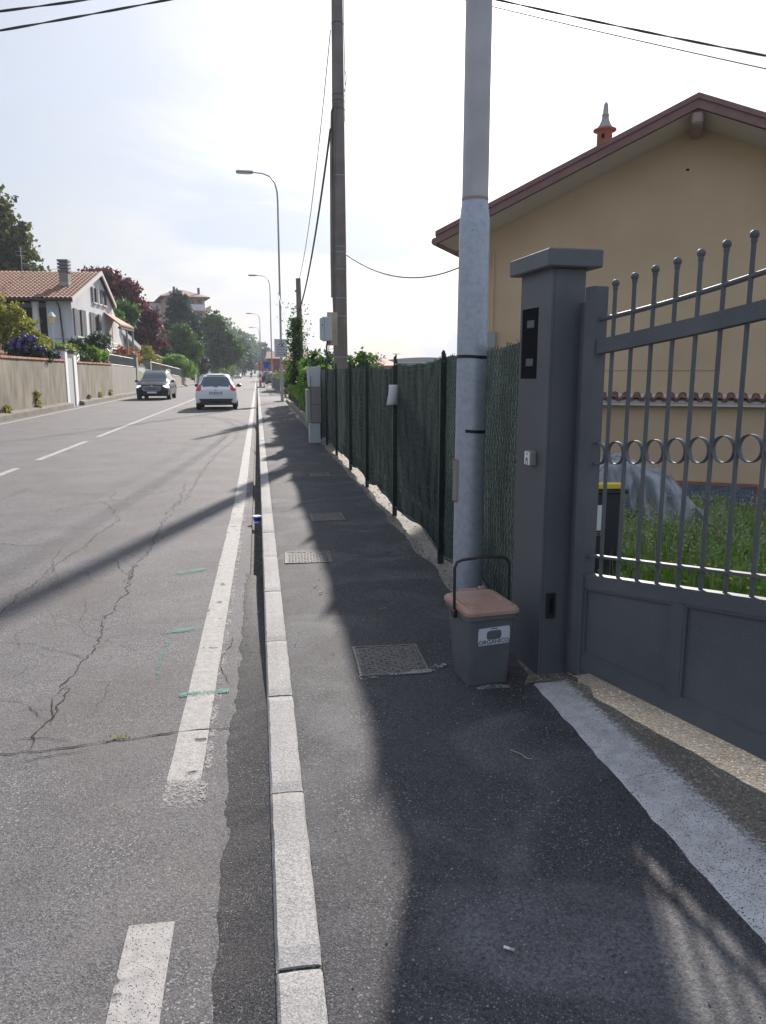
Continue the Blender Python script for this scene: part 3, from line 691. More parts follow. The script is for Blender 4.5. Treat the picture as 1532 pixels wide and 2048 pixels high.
q = MB(); q.lathe([(.012, 0), (.012, .01), (.008, .022)], c=(.02, .12, PH - .022), n=10); q.build('sensor', 'grey_box', gp_)
# key switch on the side and small lock on the front
ks = MB(); ks.box(-.034, 0, .10, .165, 1.03, 1.10, b=.004); ko = ks.build('key_switch_box', 'cabinet_grey', gp_)
kf = MB(); kf.box(.106, .163, 1.035, 1.097, -.002, .002) if 0 else None
Kx = -.036
kf = MB(); kf.box(-.0365, -.034, .104, .161, 1.034, 1.096); kf.build('faceplate', 'sign_white', ko)
kn = MB()
arch = [(-.012, 0), (-.012, .022), (-.008, .03), (0, .034), (.008, .03), (.012, .022), (.012, 0), (.006, 0), (.006, .018), (0, .024), (-.006, .018), (-.006, 0)]
Mk = Matrix.Translation((-.0372, .1325, 1.035)) @ Matrix.Rotation(R(90), 4, 'Z')
kn.prism([(x, z) for x, z in arch], -.0008, Mk); kn.prism([(-.014, .048), (.004, .058), (.0, .046)], -.0008, Mk); kn.build('keyhole', 'ink', ko)
# front side switch: facing the street (visible pale square at the left edge)
ks = MB(); ks.box(-.03, .030, -.040, .0, 0, 0) if 0 else None
lk = MB(); lk.box(.028, .075, -.012, 0, .30, .425, b=.003); lko = lk.build('lock_case', 'black_plastic', gp_)
lk = MB(); lk.box(.045, .06, -.016, -.012, .33, .40); lk.build('lock_slot', 'dark_hole', lko)

# gate ------------------------------------------------------------
GA = R(14.5)
gt_ = thing('driveway_gate', 'dark grey metal gate with ball topped bars, a row of rings and solid lower panels', 'gate', (1.48, 3.30, 0), -(math.pi / 2 - GA))
# local x runs along the leaf from the hinge post, local +y is toward the yard side, z up
def bar(m, x0, z0, x1, z1, h, y0, y1):   # sloping flat bar with vertical ends
    m.add([(x0, y0, z0), (x1, y0, z1), (x1, y1, z1), (x0, y1, z0), (x0, y0, z0 + h), (x1, y0, z1 + h), (x1, y1, z1 + h), (x0, y1, z0 + h)],
          [(3, 2, 1, 0), (4, 5, 6, 7), (0, 1, 5, 4), (1, 2, 6, 5), (2, 3, 7, 6), (3, 0, 4, 7)]); return m
GL = 1.95
def zb(t): return .165 + .035 * t
def zm(t): return .56 + .150 * t
def zl(t): return .705 + .140 * t
def zc(t): return 1.165 + .118 * t
def zr(t): return 1.625 + .095 * t + .022 * t * t   # underside of the thick rail
def zu(t): return 1.775 + .075 * t + .055 * t * t
def zt(t): return 1.905 + .13 * t
m_ = MB(); m_.box(-.020, .055, -.035, .035, .135, 1.92, b=.003); m_.build('hinge_post', 'gate_metal', gt_)
m_ = MB(); m_.box(-.105, -.021, .005, .020, .10, 1.86); m_.build('closing_strip', 'gate_metal', gt_)
m_ = MB(); bar(m_, .055, zb(.055), GL, zb(GL), .075, -.022, .022); bar(m_, .055, zm(.055) - .0, GL, zm(GL), .062, -.022, .022)
m_.build('bottom_rail', 'gate_metal', gt_)
for a, b_ in ((.055, .60), (.66, 1.22), (1.28, GL)):
    m_ = MB(); m_.add([(a, 0, zb(a) + .075), (b_, 0, zb(b_) + .075), (b_, 0, zm(b_)), (a, 0, zm(a)), (a, -.006, zb(a) + .075), (b_, -.006, zb(b_) + .075), (b_, -.006, zm(b_)), (a, -.006, zm(a))], [(0, 1, 2, 3), (7, 6, 5, 4), (0, 4, 5, 1), (2, 6, 7, 3)])
    po = m_.build('lower_panel', 'gate_metal', gt_)
    m_ = MB(); e = .0065; f_ = .016   # beads round the sheet
    bar(m_, a, zb(a) + .075, b_, zb(b_) + .075, .012, -.018, -e); bar(m_, a, zm(a) - .012, b_, zm(b_) - .012, .012, -.018, -e)
    m_.box(a, a + .012, -.018, -e, zb(a) + .088, zm(a) - .013); m_.box(b_ - .012, b_, -.018, -e, zb(b_) + .088, zm(b_) - .013); m_.build('bead', 'gate_metal', po)
for a in (.60, 1.22):
    m_ = MB(); m_.box(a, a + .06, -.020, .020, zb(a) + .077, zm(a) + .005); m_.build('stile', 'gate_metal', gt_)
m_ = MB(); bar(m_, .0, zl(0), GL, zl(GL), .011, -.016, .016); m_.build('lower_rail', 'gate_metal', gt_)
m_ = MB(); ts = [i * GL / 14 for i in range(15)]
for a, b_ in zip(ts, ts[1:]): bar(m_, a, zr(a), b_, zr(b_), .062, -.022, .022)
m_.build('top_rail', 'gate_metal', gt_)
m_ = MB(); m_.tube([(t_, 0, zu(t_)) for t_ in ts], .010, 10); m_.build('upper_rail', 'gate_metal', gt_)
bars_t = [.137 + .1155 * i for i in range(16)]
for i, t_ in enumerate(bars_t):
    if t_ > GL: break
    m_ = MB(); m_.tube([(t_, 0, zm(t_) + .06), (t_, 0, zt(t_) - .012)], .0088, 10); bo_ = m_.build('bar', 'gate_metal', gt_)
    m_ = MB(); m_.sphere((t_, 0, zt(t_)), .0165, 10); m_.lathe([(.0088, -.03), (.012, -.02), (.011, -.012)], c=(t_, 0, zt(t_)), n=10); m_.build('ball_finial', 'gate_metal', bo_)
for i, t_ in enumerate([bars_t[0] - .058] + [(a + b_) / 2 for a, b_ in zip(bars_t, bars_t[1:])]):
    if t_ > GL - .03: break
    m_ = MB(); r_ = .047; zc_ = zc(t_) + .018; pr = []; n = 24; vs = []
    for k_ in range(n):
        a = 2 * math.pi * k_ / n; ca, sa = math.cos(a), math.sin(a)
        for rr_, yy_ in ((r_, -.010), (r_ + .0035, -.010), (r_ + .0035, .010), (r_, .010)): vs.append((t_ + rr_ * ca, yy_, zc_ + rr_ * sa))
    fs = [(k_ * 4 + j, ((k_ + 1) % n) * 4 + j, ((k_ + 1) % n) * 4 + (j + 1) % 4, k_ * 4 + (j + 1) % 4) for k_ in range(n) for j in range(4)]
    m_.add(vs, [f[::-1] for f in fs], True); m_.build('ring', 'gate_metal', gt_)

# net fence --------------------------------------------------------
fn = thing('net_fence', 'dark green shade net and chain link fence on pointed steel posts', 'fence', (1.37, 9, .08))
posts_y = [3.9, 5.62, 7.66, 9.70, 11.5, 13.6, 15.55, 17.0]
def ftop(y): return float(np.interp(y, [3.7, 4.1, 4.8, 5.6, 6.4, 7.2, 7.66, 8.2, 8.9, 9.7, 11.5, 13.6, 17], [1.745, 1.72, 1.69, 1.685, 1.64, 1.63, 1.65, 1.60, 1.62, 1.635, 1.625, 1.63, 1.62]))
def fbot(y):
    b = .0
    for a, c in zip(posts_y, posts_y[1:]):
        if a <= y <= c: b = math.sin(math.pi * (y - a) / (c - a))
    return .165 + .06 * b + .02 * noise.noise((1, y * 2.5, 0))
def fx(y, z):
    b = 0
    for a, c in zip(posts_y, posts_y[1:]):
        if a <= y <= c: b = math.sin(math.pi * (y - a) / (c - a))
    lowpull = max(0, (.5 - z)) * .12
    return 1.385 + .02 * b + .018 * noise.noise((y * 1.3, z * 1.6, 2)) + .01 * noise.noise((y * 5, z * 4, 5)) - .02 * b * (z < .4)
nm = MB(); ys_ = rng(3.72, 17.0, .07); nz_ = 26; vs = []
for y in ys_:
    t0, t1 = fbot(y), ftop(y) - .015 + .012 * noise.noise((y * 11, 0, 0)) + .006 * noise.noise((y * 40, 0, 0))
    for j in range(nz_ + 1):
        z = t0 + (t1 - t0) * j / nz_; vs.append((fx(y, z) + .010, y, z))
nm.add(vs, [(i * (nz_ + 1) + j, i * (nz_ + 1) + j + 1, (i + 1) * (nz_ + 1) + j + 1, (i + 1) * (nz_ + 1) + j) for i in range(len(ys_) - 1) for j in range(nz_)], True)
nm.build('shade_net', 'netting', fn, world=True)
# rolled hem at the foot
hm = MB()
for off, rad in ((0, .016), (.02, .010)):
    hm.tube([(fx(y, fbot(y)) + off + .008 * math.sin(y * 7), y, fbot(y) - .004 + .012 * math.sin(y * 4.3 + off * 90)) for y in rng(3.75, 16.9, .16)], rad, 6)
hm.build('hem', 'netting', fn, world=True)
wm = MB(); cell = .058; ncols = int((16.9 - 3.75) / cell)
for i in range(ncols * 2):
    k_ = i // 2; y0 = 3.75 + (k_ + (i % 2)) * cell; sg = 1 if i % 2 == 0 else -1
    if y0 > 12.5 and i % 2: continue
    b0, t0 = fbot(y0), ftop(y0); n_ = int((t0 - b0) / (cell * .5)); pts = []
    for j in range(n_ + 1):
        z = b0 + j * cell * .52; y = y0 + sg * (cell * .48 if j % 2 else 0) + .004 * noise.noise((k_ * 3.1, j * 2.3, 0))
        if z > t0 - .01: break
        pts.append((fx(y, z) - .009 + (.003 if (i + j) % 2 else -.002), y, z))
    pts.append((pts[-1][0], pts[-1][1] + sg * cell * .25, pts[-1][2] + .012))
    wm.tube(pts, .0021 if y0 < 8 else .0018, 3, cap=False)
for zf in (.12, .5, .96):
    wm.tube([(fx(y, fbot(y) + (ftop(y) - fbot(y)) * zf) - .006, y, fbot(y) + (ftop(y) - fbot(y)) * zf) for y in rng(3.75, 16.9, .3)], .0018, 4)
wm.build('chain_link', 'green_wire', fn, world=True)
for y in posts_y[1:]:
    pm = MB(); X0 = 1.352; T = 1.715
    # angle iron: a thin flange facing the street and a web across, pointed at the top, with a hole near the tip
    Mx = Matrix.Translation((X0 - .004, y, 0))
    hole = [(.020 + .007 * math.cos(a), T - .085 + .007 * math.sin(a)) for a in [2 * math.pi * i / 8 for i in range(8)]]
    out_ = [(.040, T - .085), (.040, T - .06), (.026, T - .008), (.014, T), (0, T - .02), (0, T - .085), (0, T - .12), (.040, T - .12)]
    # ring of faces between outer polygon and the hole, front and back
    for yy_ in (0, .004):
        vs = [(Mx @ Vector((x, yy_, z))) for x, z in out_] + [(Mx @ Vector((x, yy_, z))) for x, z in [(.020 + .007 * math.cos(a), T - .085 + .007 * math.sin(a)) for a in [0, R(50), R(80), R(110), R(150), R(180), R(235), R(305)]]]
        pm.add(vs, [(i, (i + 1) % 8, (i + 1) % 8 + 8, i + 8) for i in range(8)])
    vs = [(Mx @ Vector((x, yy_, z))) for yy_ in (0, .004) for x, z in out_]
    pm.add(vs, [(i, (i + 1) % 8, (i + 1) % 8 + 8, i + 8) for i in range(8) if i != 6])
    pm.box(X0 - .004, X0 + .036, y, y + .004, .05, T - .12)
    pm.box(X0 - .008, X0 - .004, y, y + .035, .05, T - .10)
    pm.build('post', 'fence_steel', fn, world=True)
gl = thing('paper_notice', 'blank white paper notice curling on the third fence post', 'notice', (1.335, 7.63, 1.33))
pn = MB(); vs = []
for j in range(9):
    z = -.10 + .2 * j / 8
    for i in range(3): vs.append((-.055 + .055 * i + .012 * math.sin((z + .02) * 14), -.012 - .018 * math.cos(z * 12) + .006 * i, z))
pn.add(vs, [(j * 3 + i, j * 3 + i + 1, j * 3 + i + 4, j * 3 + i + 3) for j in range(8) for i in range(2)], True)
o = pn.build('sheet', 'paper', gl); so_ = o.modifiers.new('thick', 'SOLIDIFY'); so_.thickness = .0015

# utility cabinet stack beside the fence
cb = thing('utility_cabinet', 'stack of weathered grey utility boxes at the far end of the net fence', 'cabinet', (1.16, 16.2, .08))
for nme, mt, x0, x1, y0, y1, z0, z1 in [('base_box', 'cabinet_pale', -.10, .13, 0, .36, 0, .42), ('lower_box', 'cabinet_grey', -.06, .15, -.02, .34, .425, .80), ('middle_box', 'cabinet_grey', -.06, .15, -.015, .34, .805, 1.17), ('side_box', 'cabinet_green', -.15, -.065, .05, .45, .42, 1.12)]:
    m_ = MB(); m_.box(x0, x1, y0, y1, z0, z1, b=.008); m_.build(nme, mt, cb)
m_ = MB(); m_.prism([(-.10, 1.175), (.14, 1.175), (.15, 1.60), (-.13, 1.58)], .34); o = m_.build('top_box', 'cabinet_pale', cb); bevel(o, .008)
m_ = MB(); m_.tube([(-.065, -.01, .5), (-.062, -.012, 1.4)], .006, 6); m_.build('conduit', 'cable_grey', cb)

# utility pole -----------------------------------------------------
up = thing('utility_pole', 'thick concrete utility pole carrying cables behind the net fence', 'utility pole', (1.68, 15.75, -.3))
m_ = MB(); m_.lathe([(.157 - .0057 * z, z) for z in [0, 1, 2, 3, 4, 5, 6, 7, 8, 9.6]], n=24); m_.build('shaft', 'concrete_pole', up)
for z in (2.15, 2.95, 3.3, 3.85, 4.18, 4.28, 5.6, 6.8, 6.95, 7.05, 8.3, 8.9):
    m_ = MB(); m_.lathe([(.157 - .0057 * z + .002, z), (.157 - .0057 * z + .006, z + .008), (.157 - .0057 * z + .002, z + .016)], n=24); m_.build('band', 'lamp_metal' if z < 6 else 'cable_grey', up)
m_ = MB(); m_.tube([(-.148, -.05, z) for z in (3.32, 4, 5, 6)] + [(-.13, -.04, 6.75), (-.08, -.09, 6.9)], [.036, .04, .034, .026, .02, .015], 8)
m_.tube([(-.11, -.09, z) for z in (2.9, 4, 5.2)] + [(-.06, -.12, 6.9)], .011, 6); m_.tube([(-.13, -.06, 2.95), (-.14, -.05, 3.4)], .02, 6); m_.build('cable_duct', 'concrete_pole', up)
m_ = MB(); m_.tube([(.13, .0, 6.6), (.135, -.03, 7.2), (.12, -.03, 8.2), (.125, 0, 9.4)], .008, 6); m_.tube([(.11, -.1, 7.1), (.16, -.1, 7.35), (.12, -.1, 7.5)], .006, 6)
m_.tube([(.12, -.09, 6.55), (.17, -.09, 6.5), (.14, -.1, 6.42)], .005, 6); m_.build('cable_loop', 'cable_grey', up)
jb = thing('junction_box', 'pale grey junction box on a beige board strapped to the utility pole', 'junction box', (1.43, 15.42, 2.10))
m_ = MB(); m_.box(-.035, .17, .09, .12, -.02, .62); m_.build('back_board', 'beige_board', jb)
m_ = MB(); m_.box(-.10, .05, -.10, .085, .06, .52, b=.012); m_.build('case', 'cabinet_pale', jb)
m_ = MB(); m_.prism([(-.185, .09), (-.104, .05), (-.104, .53), (-.185, .49)], .16, Matrix.Translation((0, -.09, 0))); bevel(m_.build('door', 'cabinet_pale', jb), .006)
m_ = MB(); m_.box(-.155, -.135, -.094, -.09, .35, .375); m_.build('keyhole', 'ink', jb)
m_ = MB(); m_.tube([(-.04, 0, .06), (-.06, 0, -.06), (-.05, .02, -.2), (-.06, .03, -.7)], .018, 8); m_.tube([(.0, 0, .06), (-.02, 0, -.1), (-.035, 0, -.2), (.0, .02, -.7)], .007, 6); m_.build('cable', 'cable_grey', jb)
def cable(name, label, a, b, sag, r, m='cable_grey', twist=False, n=26, group=None):
    a, b = Vector(a), Vector(b); t = MB(); pts = []
    for i in range(n + 1):
        q = a.lerp(b, i / n); q.z -= sag * 4 * (i / n) * (1 - i / n); pts.append(q)
    if twist:
        Lq = (b - a).length; nn = int(Lq * 9); 
        for ph in (0, math.pi):
            pp = []
            for i in range(nn + 1):
                q = a.lerp(b, i / nn); u = i / nn; q.z -= sag * 4 * u * (1 - u); an = u * Lq * 3.6 + ph
                pp.append(q + Vector((0, math.cos(an), math.sin(an))) * r * .9)
            t.tube(pp, r, 5)
    else: t.tube(pts, r, 6)
    o = t.build(name, m); return tag(o, label, 'cable', group)
T_ = Vector((1.66, 15.7, 9.05))
cable('overhead_cable', 'upper twisted cable running to the top edge at the far left sky', T_, P(-700, 96, 15), .12, .012, twist=True)
cable('overhead_cable', 'lower twisted cable crossing the sky above the old trees and tiled house', T_ - Vector((0, 0, .08)), P(-700, 170, 15), .10, .012, twist=True)
cable('overhead_cable', 'thick twisted cable passing over the yellow house', T_, P(1900, 178, 11), .10, .011, twist=True)
cable('overhead_cable', 'thin cable passing just under the twisted one over the yellow house', T_ - Vector((0, 0, .12)), P(1900, 215, 11), .06, .0085)
cable('drop_cable', 'thick black cable drooping from the concrete pole to the ivy covered post', P(661, 258, 15.6), P(597, 625, 28), .45, .022)
cable('drop_cable', 'thin wire from the concrete pole down to the bare top of the ivy post', P(661, 60, 15.6), P(594, 572, 28), .7, .009)
cable('drop_cable', 'slack cable from the concrete pole to the lower eave of the yellow house', P(691, 508, 15.6), P(930, 530, 13.4), .32, .012)
cable('drop_cable', 'loose wire sagging from the notice lamp to the top of the ivy', P(556, 585, 39.5), P(590, 655, 28), .4, .016)
cable('drop_cable', 'lower loose wire from the notice lamp into the ivy leaves', P(558, 590, 39.5), P(586, 690, 28), .3, .013)

# ================================================================ YELLOW HOUSE
HX, HY = 6.646, 11.08; HR = math.atan2(-.515, .857)
hs = thing('yellow_house', 'ochre plastered gable house with maroon eaves and a narrow tiled ledge', 'house', (HX, HY, 0), HR)
XL_, XR_, ZE, ZA, AX = -3.28, 2.95, 3.72, 5.02, -.16
m_ = MB(); DP = 9.0
m_.add([(XL_, 0, -1.2), (XR_, 0, -1.2), (XR_, 0, 3.95 - .08), (AX, 0, 5.25 - .08), (XL_, 0, 3.967 - .08), (XL_, DP, -1.2), (XR_, DP, -1.2), (XR_, DP, 3.87), (AX, DP, 5.17), (XL_, DP, 3.88)],
       [(0, 1, 2, 3, 4), (9, 8, 7, 6, 5), (0, 4, 9, 5), (1, 6, 7, 2)])
wl_ = m_.build('wall', 'house_plaster', hs)
m_ = MB(); m_.box(-.30, -.255, -.003, .02, 4.50, 4.53); m_.build('vent_hole', 'dark_hole', wl_)
OH = .8; sl_ = .417
ax_, az_ = -.18, 5.26
def roofz(x): return az_ - sl_ * abs(x - ax_)
exL, exR = -3.93, 3.6
rf = MB(); th = .13
for x0, x1 in ((exL, ax_), (ax_, exR)):
    vs = [(x0, -OH, roofz(x0)), (x1, -OH, roofz(x1)), (x1, DP + OH, roofz(x1)), (x0, DP + OH, roofz(x0))]
    rf.add([(x, y, z - .02) for x, y, z in vs] + [(x, y, z - .045) for x, y, z in vs], [(0, 1, 2, 3), (7, 6, 5, 4), (0, 4, 5, 1), (1, 5, 6, 2), (2, 6, 7, 3), (3, 7, 4, 0)])
ro = rf.build('roof', 'barge_brown', hs)
tl = MB(); y = -OH + .25
for x0, x1, sg in ((exL, ax_, 1), (ax_, exR, -1)):
    for i in range(46):
        yy_ = -OH + .30 + i * .225
        if yy_ > DP: break
        tl.tube([(x0, yy_, roofz(x0) + .0), (x1, yy_, roofz(x1) + .0)], .075, 8)
tl.build('roof_tiles', 'clay_dark', ro)
bg_ = MB()
for x0, x1 in ((exL, ax_), (ax_, exR)):
    for y0, y1, za, zb_ in ((-OH - .02, -OH + .01, -.14, .02), (-OH - .045, -OH - .02, -.02, .05), (-OH - .03, -OH + .2, .03, .055)):
        bg_.add([(x0, y0, roofz(x0) + za), (x1, y0, roofz(x1) + za), (x1, y1, roofz(x1) + za), (x0, y1, roofz(x0) + za), (x0, y0, roofz(x0) + zb_), (x1, y0, roofz(x1) + zb_), (x1, y1, roofz(x1) + zb_), (x0, y1, roofz(x0) + zb_)],
            [(3, 2, 1, 0), (4, 5, 6, 7), (0, 1, 5, 4), (1, 2, 6, 5), (2, 3, 7, 6), (3, 0, 4, 7)])
bg_.build('bargeboard', 'barge_brown', ro)
sf = MB()
for x0, x1 in ((exL + .05, ax_), (ax_, exR - .05)):
    sf.add([(x0, -OH + .01, roofz(x0) - .15), (x1, -OH + .01, roofz(x1) - .15), (x1, .05, roofz(x1) - .17), (x0, .05, roofz(x0) - .17)], [(0, 1, 2, 3)])
    
sf.build('soffit', 'soffit_cream', hs)
bm_ = MB(); bm_.box(-.255, -.105, -OH + .0, -.01, roofz(ax_) - .34, roofz(ax_) - .17, b=.03); bm_.build('ridge_beam', 'beam', hs)
gu = MB(); gu.tube([(exL - .02, -OH, roofz(exL) - .10), (exL - .02, DP, roofz(exL) - .10)], .06, 10); gu.tube([(exL - .0, -OH + .1, roofz(exL) - .14), (exL + .25, -OH + .5, roofz(exL) - .26), (exL + .60, -.06, roofz(exL) - .38)], .035, 8)
gu.build('gutter', 'barge_brown', hs)
dp_ = MB(); dp_.tube([(-3.18, -.045, 3.5), (-3.18, -.045, -.5)], .02, 6); dp_.build('downpipe', 'house_plaster', hs)
gb = MB(); gb.box(-3.24, -3.10, -.10, -.025, 1.95, 2.22, b=.01); gb.tube([(-3.17, -.06, 1.95), (-3.17, -.06, 1.2)], .018, 6); gb.build('meter_box', 'grey_box', hs)
# chimney
chx = -1.52
cm_ = MB(); cm_.lathe([(.115, 4.55), (.115, 5.20), (.13, 5.21), (.175, 5.225), (.175, 5.245), (.11, 5.27)], c=(chx, .15, 0), n=18); co = cm_.build('chimney', 'clay_orange', hs)
cm_ = MB(); cm_.lathe([(.12, 5.27), (.085, 5.32), (.055, 5.39), (.05, 5.44), (.062, 5.45), (.045, 5.47), (.035, 5.60), (.012, 5.64)], c=(chx, .15, 0), n=16); cm_.build('chimney_cap', 'lime_white', co)
cm_ = MB(); cm_.lathe([(.02, -.03), (.025, 0), (.015, .03)], c=(chx - .01, .15 - .112, 5.13), n=8); cm_.build('smoke_hole', 'dark_hole', co)
cm_ = MB(); cm_.lathe([(.07, 4.72), (.07, 4.90), (.02, 5.02)], c=(.75, .9, .18), n=10); cm_.build('roof_vent', 'barge_brown', ro)
# tiled ledge
le = MB(); le.box(-2.4, XR_, -.16, 0, 1.04, 1.085); le.add([(-2.4, -.17, 1.115), (XR_, -.17, 1.115), (XR_, -.0, 1.22), (-2.4, -.0, 1.22), (-2.4, -.17, 1.087), (XR_, -.17, 1.087)], [(0, 1, 2, 3), (4, 5, 1, 0)])
lo_ = le.build('ledge', 'soffit_cream', hs)
tl = MB(); x = -2.35; rr = random.Random(5)
while x < XR_ - .1:
    s_ = rr.uniform(.92, 1.08); r0 = .052 * s_; n = 7; vs = []
    for (y_, zz_, rr_) in ((-.21, 1.12, r0 * 1.08), (-.004, 1.20, r0 * .9)):
        for k_ in range(n + 1):
            a = math.pi * k_ / n; vs.append((x + math.cos(a) * rr_, y_ + rr.uniform(-.006, .006), zz_ + math.sin(a) * rr_ * .85))
    tl.add(vs, [(k_, k_ + 1, n + 1 + k_ + 1, n + 1 + k_) for k_ in range(n)], True)
    vs = []
    for (y_, zz_) in ((-.20, 1.135), (-.004, 1.215)):
        for k_ in range(n + 1):
            a = math.pi * k_ / n; vs.append((x + .085 + math.cos(a) * .045, y_, zz_ - math.sin(a) * .03))
    tl.add(vs, [(k_, k_ + 1, n + 1 + k_ + 1, n + 1 + k_) for k_ in range(n)], True)
    x += .170 * rr.uniform(.97, 1.03)
to = tl.build('ledge_tiles', 'clay_dark', hs); sd_ = to.modifiers.new('thick', 'SOLIDIFY'); sd_.thickness = .012
pl_ = MB(); pl_.box(-2.6, XR_, -.035, -.002, -1.0, -.19); pl_.build('plinth', 'plinth_stone', hs)
pl_ = MB(); pl_.box(-2.0, 1.04, -.05, -.02, -.16, -.135); pl_.box(1.015, 1.04, -.05, -.02, -.6, -.16); pl_.build('gas_pipe', 'clay_orange', hs)
pl_ = MB(); pl_.box(-2.6, .32, -.012, -.004, 1.585, 1.60); pl_.box(.31, .325, -.012, -.004, 1.6, 1.8); pl_.build('wall_conduit', 'house_plaster', hs)
# lower wing with its own eave, seen left of the pole
lw = MB(); lw.add([(-3.95, 1.4, 2.62), (-3.1, 1.4, 2.62), (-3.1, 1.4, 2.95), (-3.95, 4, 2.62), (-3.1, 4, 2.62), (-3.1, 4, 2.95)], [(0, 1, 2), (5, 4, 3), (0, 2, 5, 3), (0, 3, 4, 1)])
lwo = lw.build('lower_roof', 'barge_brown', hs)
lw = MB(); lw.tube([(-3.98, 1.38, 2.60), (-4.0, 1.38, 2.5), (-4.18, 1.38, 2.46)], .035, 6); lw.tube([(-3.98, 1.35, 2.62), (-3.98, 4, 2.62)], .05, 8); lw.build('lower_gutter', 'barge_brown', lwo)

# ---------------------------------------------------------------- yard things
b2 = thing('yard_bin', 'dark waste bin with yellow lid bar and white label behind the gate', 'bin', (2.33, 4.95, -.08), R(-8))
m_ = taper(.27, .22, .36, .30, 0, .80, .02, 0, rad=.02); bevel(m_.build('body', 'bin_dark', b2), .004)
m_ = MB(); m_.box(-.19, .20, -.02, .31, .80, .835, b=.008); m_.build('rim', 'bin_dark', b2)
m_ = MB(); m_.box(-.16, .15, -.03, .04, .836, .875, b=.006); m_.box(.11, .17, -.028, .0, .838, .858, b=.003); m_.build('lid', 'yellow_lid', b2)
Mb = Matrix.Translation((0, .012, 0)) @ Matrix.Rotation(R(0), 4, 'X')
m_ = MB(); m_.box(-.10, .035, -.006, -.004, .54, .72); lo2 = m_.build('label', 'sign_white', b2)
tm = text_mesh('CO', .036); tm.v = [(x + .012, -.0045, y + .515) for x, y, z in tm.v]; tm.build('lettering', 'sign_white', b2)
# wood pile under a tarpaulin
wp = thing('covered_woodpile', 'stacked firewood under a grey plastic sheet beside the yellow house', 'woodpile', tuple(P(1290, 1000, 7.7)[:2]) + (-.42,), R(-22))
m_ = MB(); rr = random.Random(8)
for i in range(8):
    for j in range(4 - (i > 4)):
        x = -.60 + i * .15 + rr.uniform(-.02, .02); z = .08 + j * .14 + rr.uniform(-.02, .02); m_.tube([(x, -.30 + rr.uniform(-.03, .03), z), (x, .35, z)], .065, 7)
m_.build('logs', 'logs', wp)
m_ = MB(); vs = []; nxx, nyy = 70, 40
prof = [(0, .62), (.10, .80), (.20, 1.06), (.30, 1.12), (.42, .98), (.52, .95), (.60, .78), (.72, .52), (.85, .30), (1, .03)]
for j in range(nyy + 1):
    for i in range(nxx + 1):
        u = i / nxx; v = j / nyy; x = -.85 + 1.95 * u; topz = float(np.interp(u, [q[0] for q in prof], [q[1] for q in prof]))
        drop = float(np.interp(v, [0, .35, .62, 1], [1, .12, 0, .9])); hemf = .36 * (1 - u) + .0 + .09 * noise.noise((x * 4, 0, 7)); y_ = float(np.interp(v, [0, .35, .62, 1], [-.55, -.30, .15, .45]))
        fold = .05 * abs(math.sin(x * 9 + v * 4)) * (1 - v) + .07 * noise.noise((x * 3, v * 3, 1)) + .045 * abs(noise.noise((x * 9 - v * 5, v * 3, 4)))
        vs.append((x + .03 * noise.noise((x * 5, v * 5, 8)) + rr.uniform(-.004, .004), y_ + fold - .05 + rr.uniform(-.006, .006) - .20 * abs(noise.noise((x * 6 + v * 4, v * 1.1, 9))) - .10 * abs(noise.noise((x * 13 - v * 6, v * 2.2, 3))), max(hemf + .02, topz - drop * max(0, topz - hemf)) + fold * .5))
m_.add(vs, [(j * (nxx + 1) + i, j * (nxx + 1) + i + 1, (j + 1) * (nxx + 1) + i + 1, (j + 1) * (nxx + 1) + i) for j in range(nyy) for i in range(nxx)], True)
m_.build('tarpaulin', 'tarp', wp)
# sagging wire mesh behind
wf = thing('wire_mesh_fence', 'sagging rusty wire mesh fence in front of the yellow wall', 'fence', tuple(P(1440, 990, 8.6)[:2]) + (-.45,), HR)
m_ = MB()
def wz(x): return .62 - .17 * (x + 1.2) + .02 * math.sin(x * 3)
for i in range(34):
    x = -1.6 + i * .09; m_.tube([(x, 0, .0), (x + .015, .01 * math.sin(i), wz(x))], .0038, 4)
for j in range(5):
    m_.tube([(-1.6 + i * .2, 0, wz(-1.6 + i * .2) - .09 * j - .004) for i in range(16)], .0038, 4)
m_.build('wire_panel', 'wire_dark', wf)
for x in (-1.55, 1.3): q = MB(); q.tube([(x, .01, 0), (x, .01, wz(x) + .08)], .012, 6); q.build('stake', 'rust', wf)

# ---------------------------------------------------------------- foliage helpers
def leafmesh(name, m, pts, size, rg, parent=None, elong=1.0, world=False, up=0.0, fold=False):
    """pts: list of points (Vector or tuple, optional normal); one small leaf quad at each"""
    n = len(pts); A = np.array([p[:3] for p in pts], float); rs = np.random.RandomState(rg)
    a = rs.normal(size=(n, 3)); a[:, 2] += up; a /= np.linalg.norm(a, axis=1)[:, None]
    b = rs.normal(size=(n, 3)); b -= (b * a).sum(1)[:, None] * a; b /= np.linalg.norm(b, axis=1)[:, None]
    s = size * rs.uniform(.55, 1.35, size=(n, 1)); l_ = a * s * elong; w_ = b * s * .5
    V = np.stack([A - l_ * .6, A + w_ - l_ * .05, A + l_ * .6, A - w_ - l_ * .05], 1).reshape(-1, 3)
    me = bpy.data.meshes.new(name); me.vertices.add(4 * n); me.vertices.foreach_set('co', V.ravel())
    me.loops.add(4 * n); me.loops.foreach_set('vertex_index', np.arange(4 * n)); me.polygons.add(n)
    me.polygons.foreach_set('loop_start', np.arange(0, 4 * n, 4)); me.polygons.foreach_set('loop_total', np.full(n, 4))
    me.materials.append(MATS[m]); me.update(); me.validate()
    o = bpy.data.objects.new(name, me); col.objects.link(o); o.parent = parent; return o
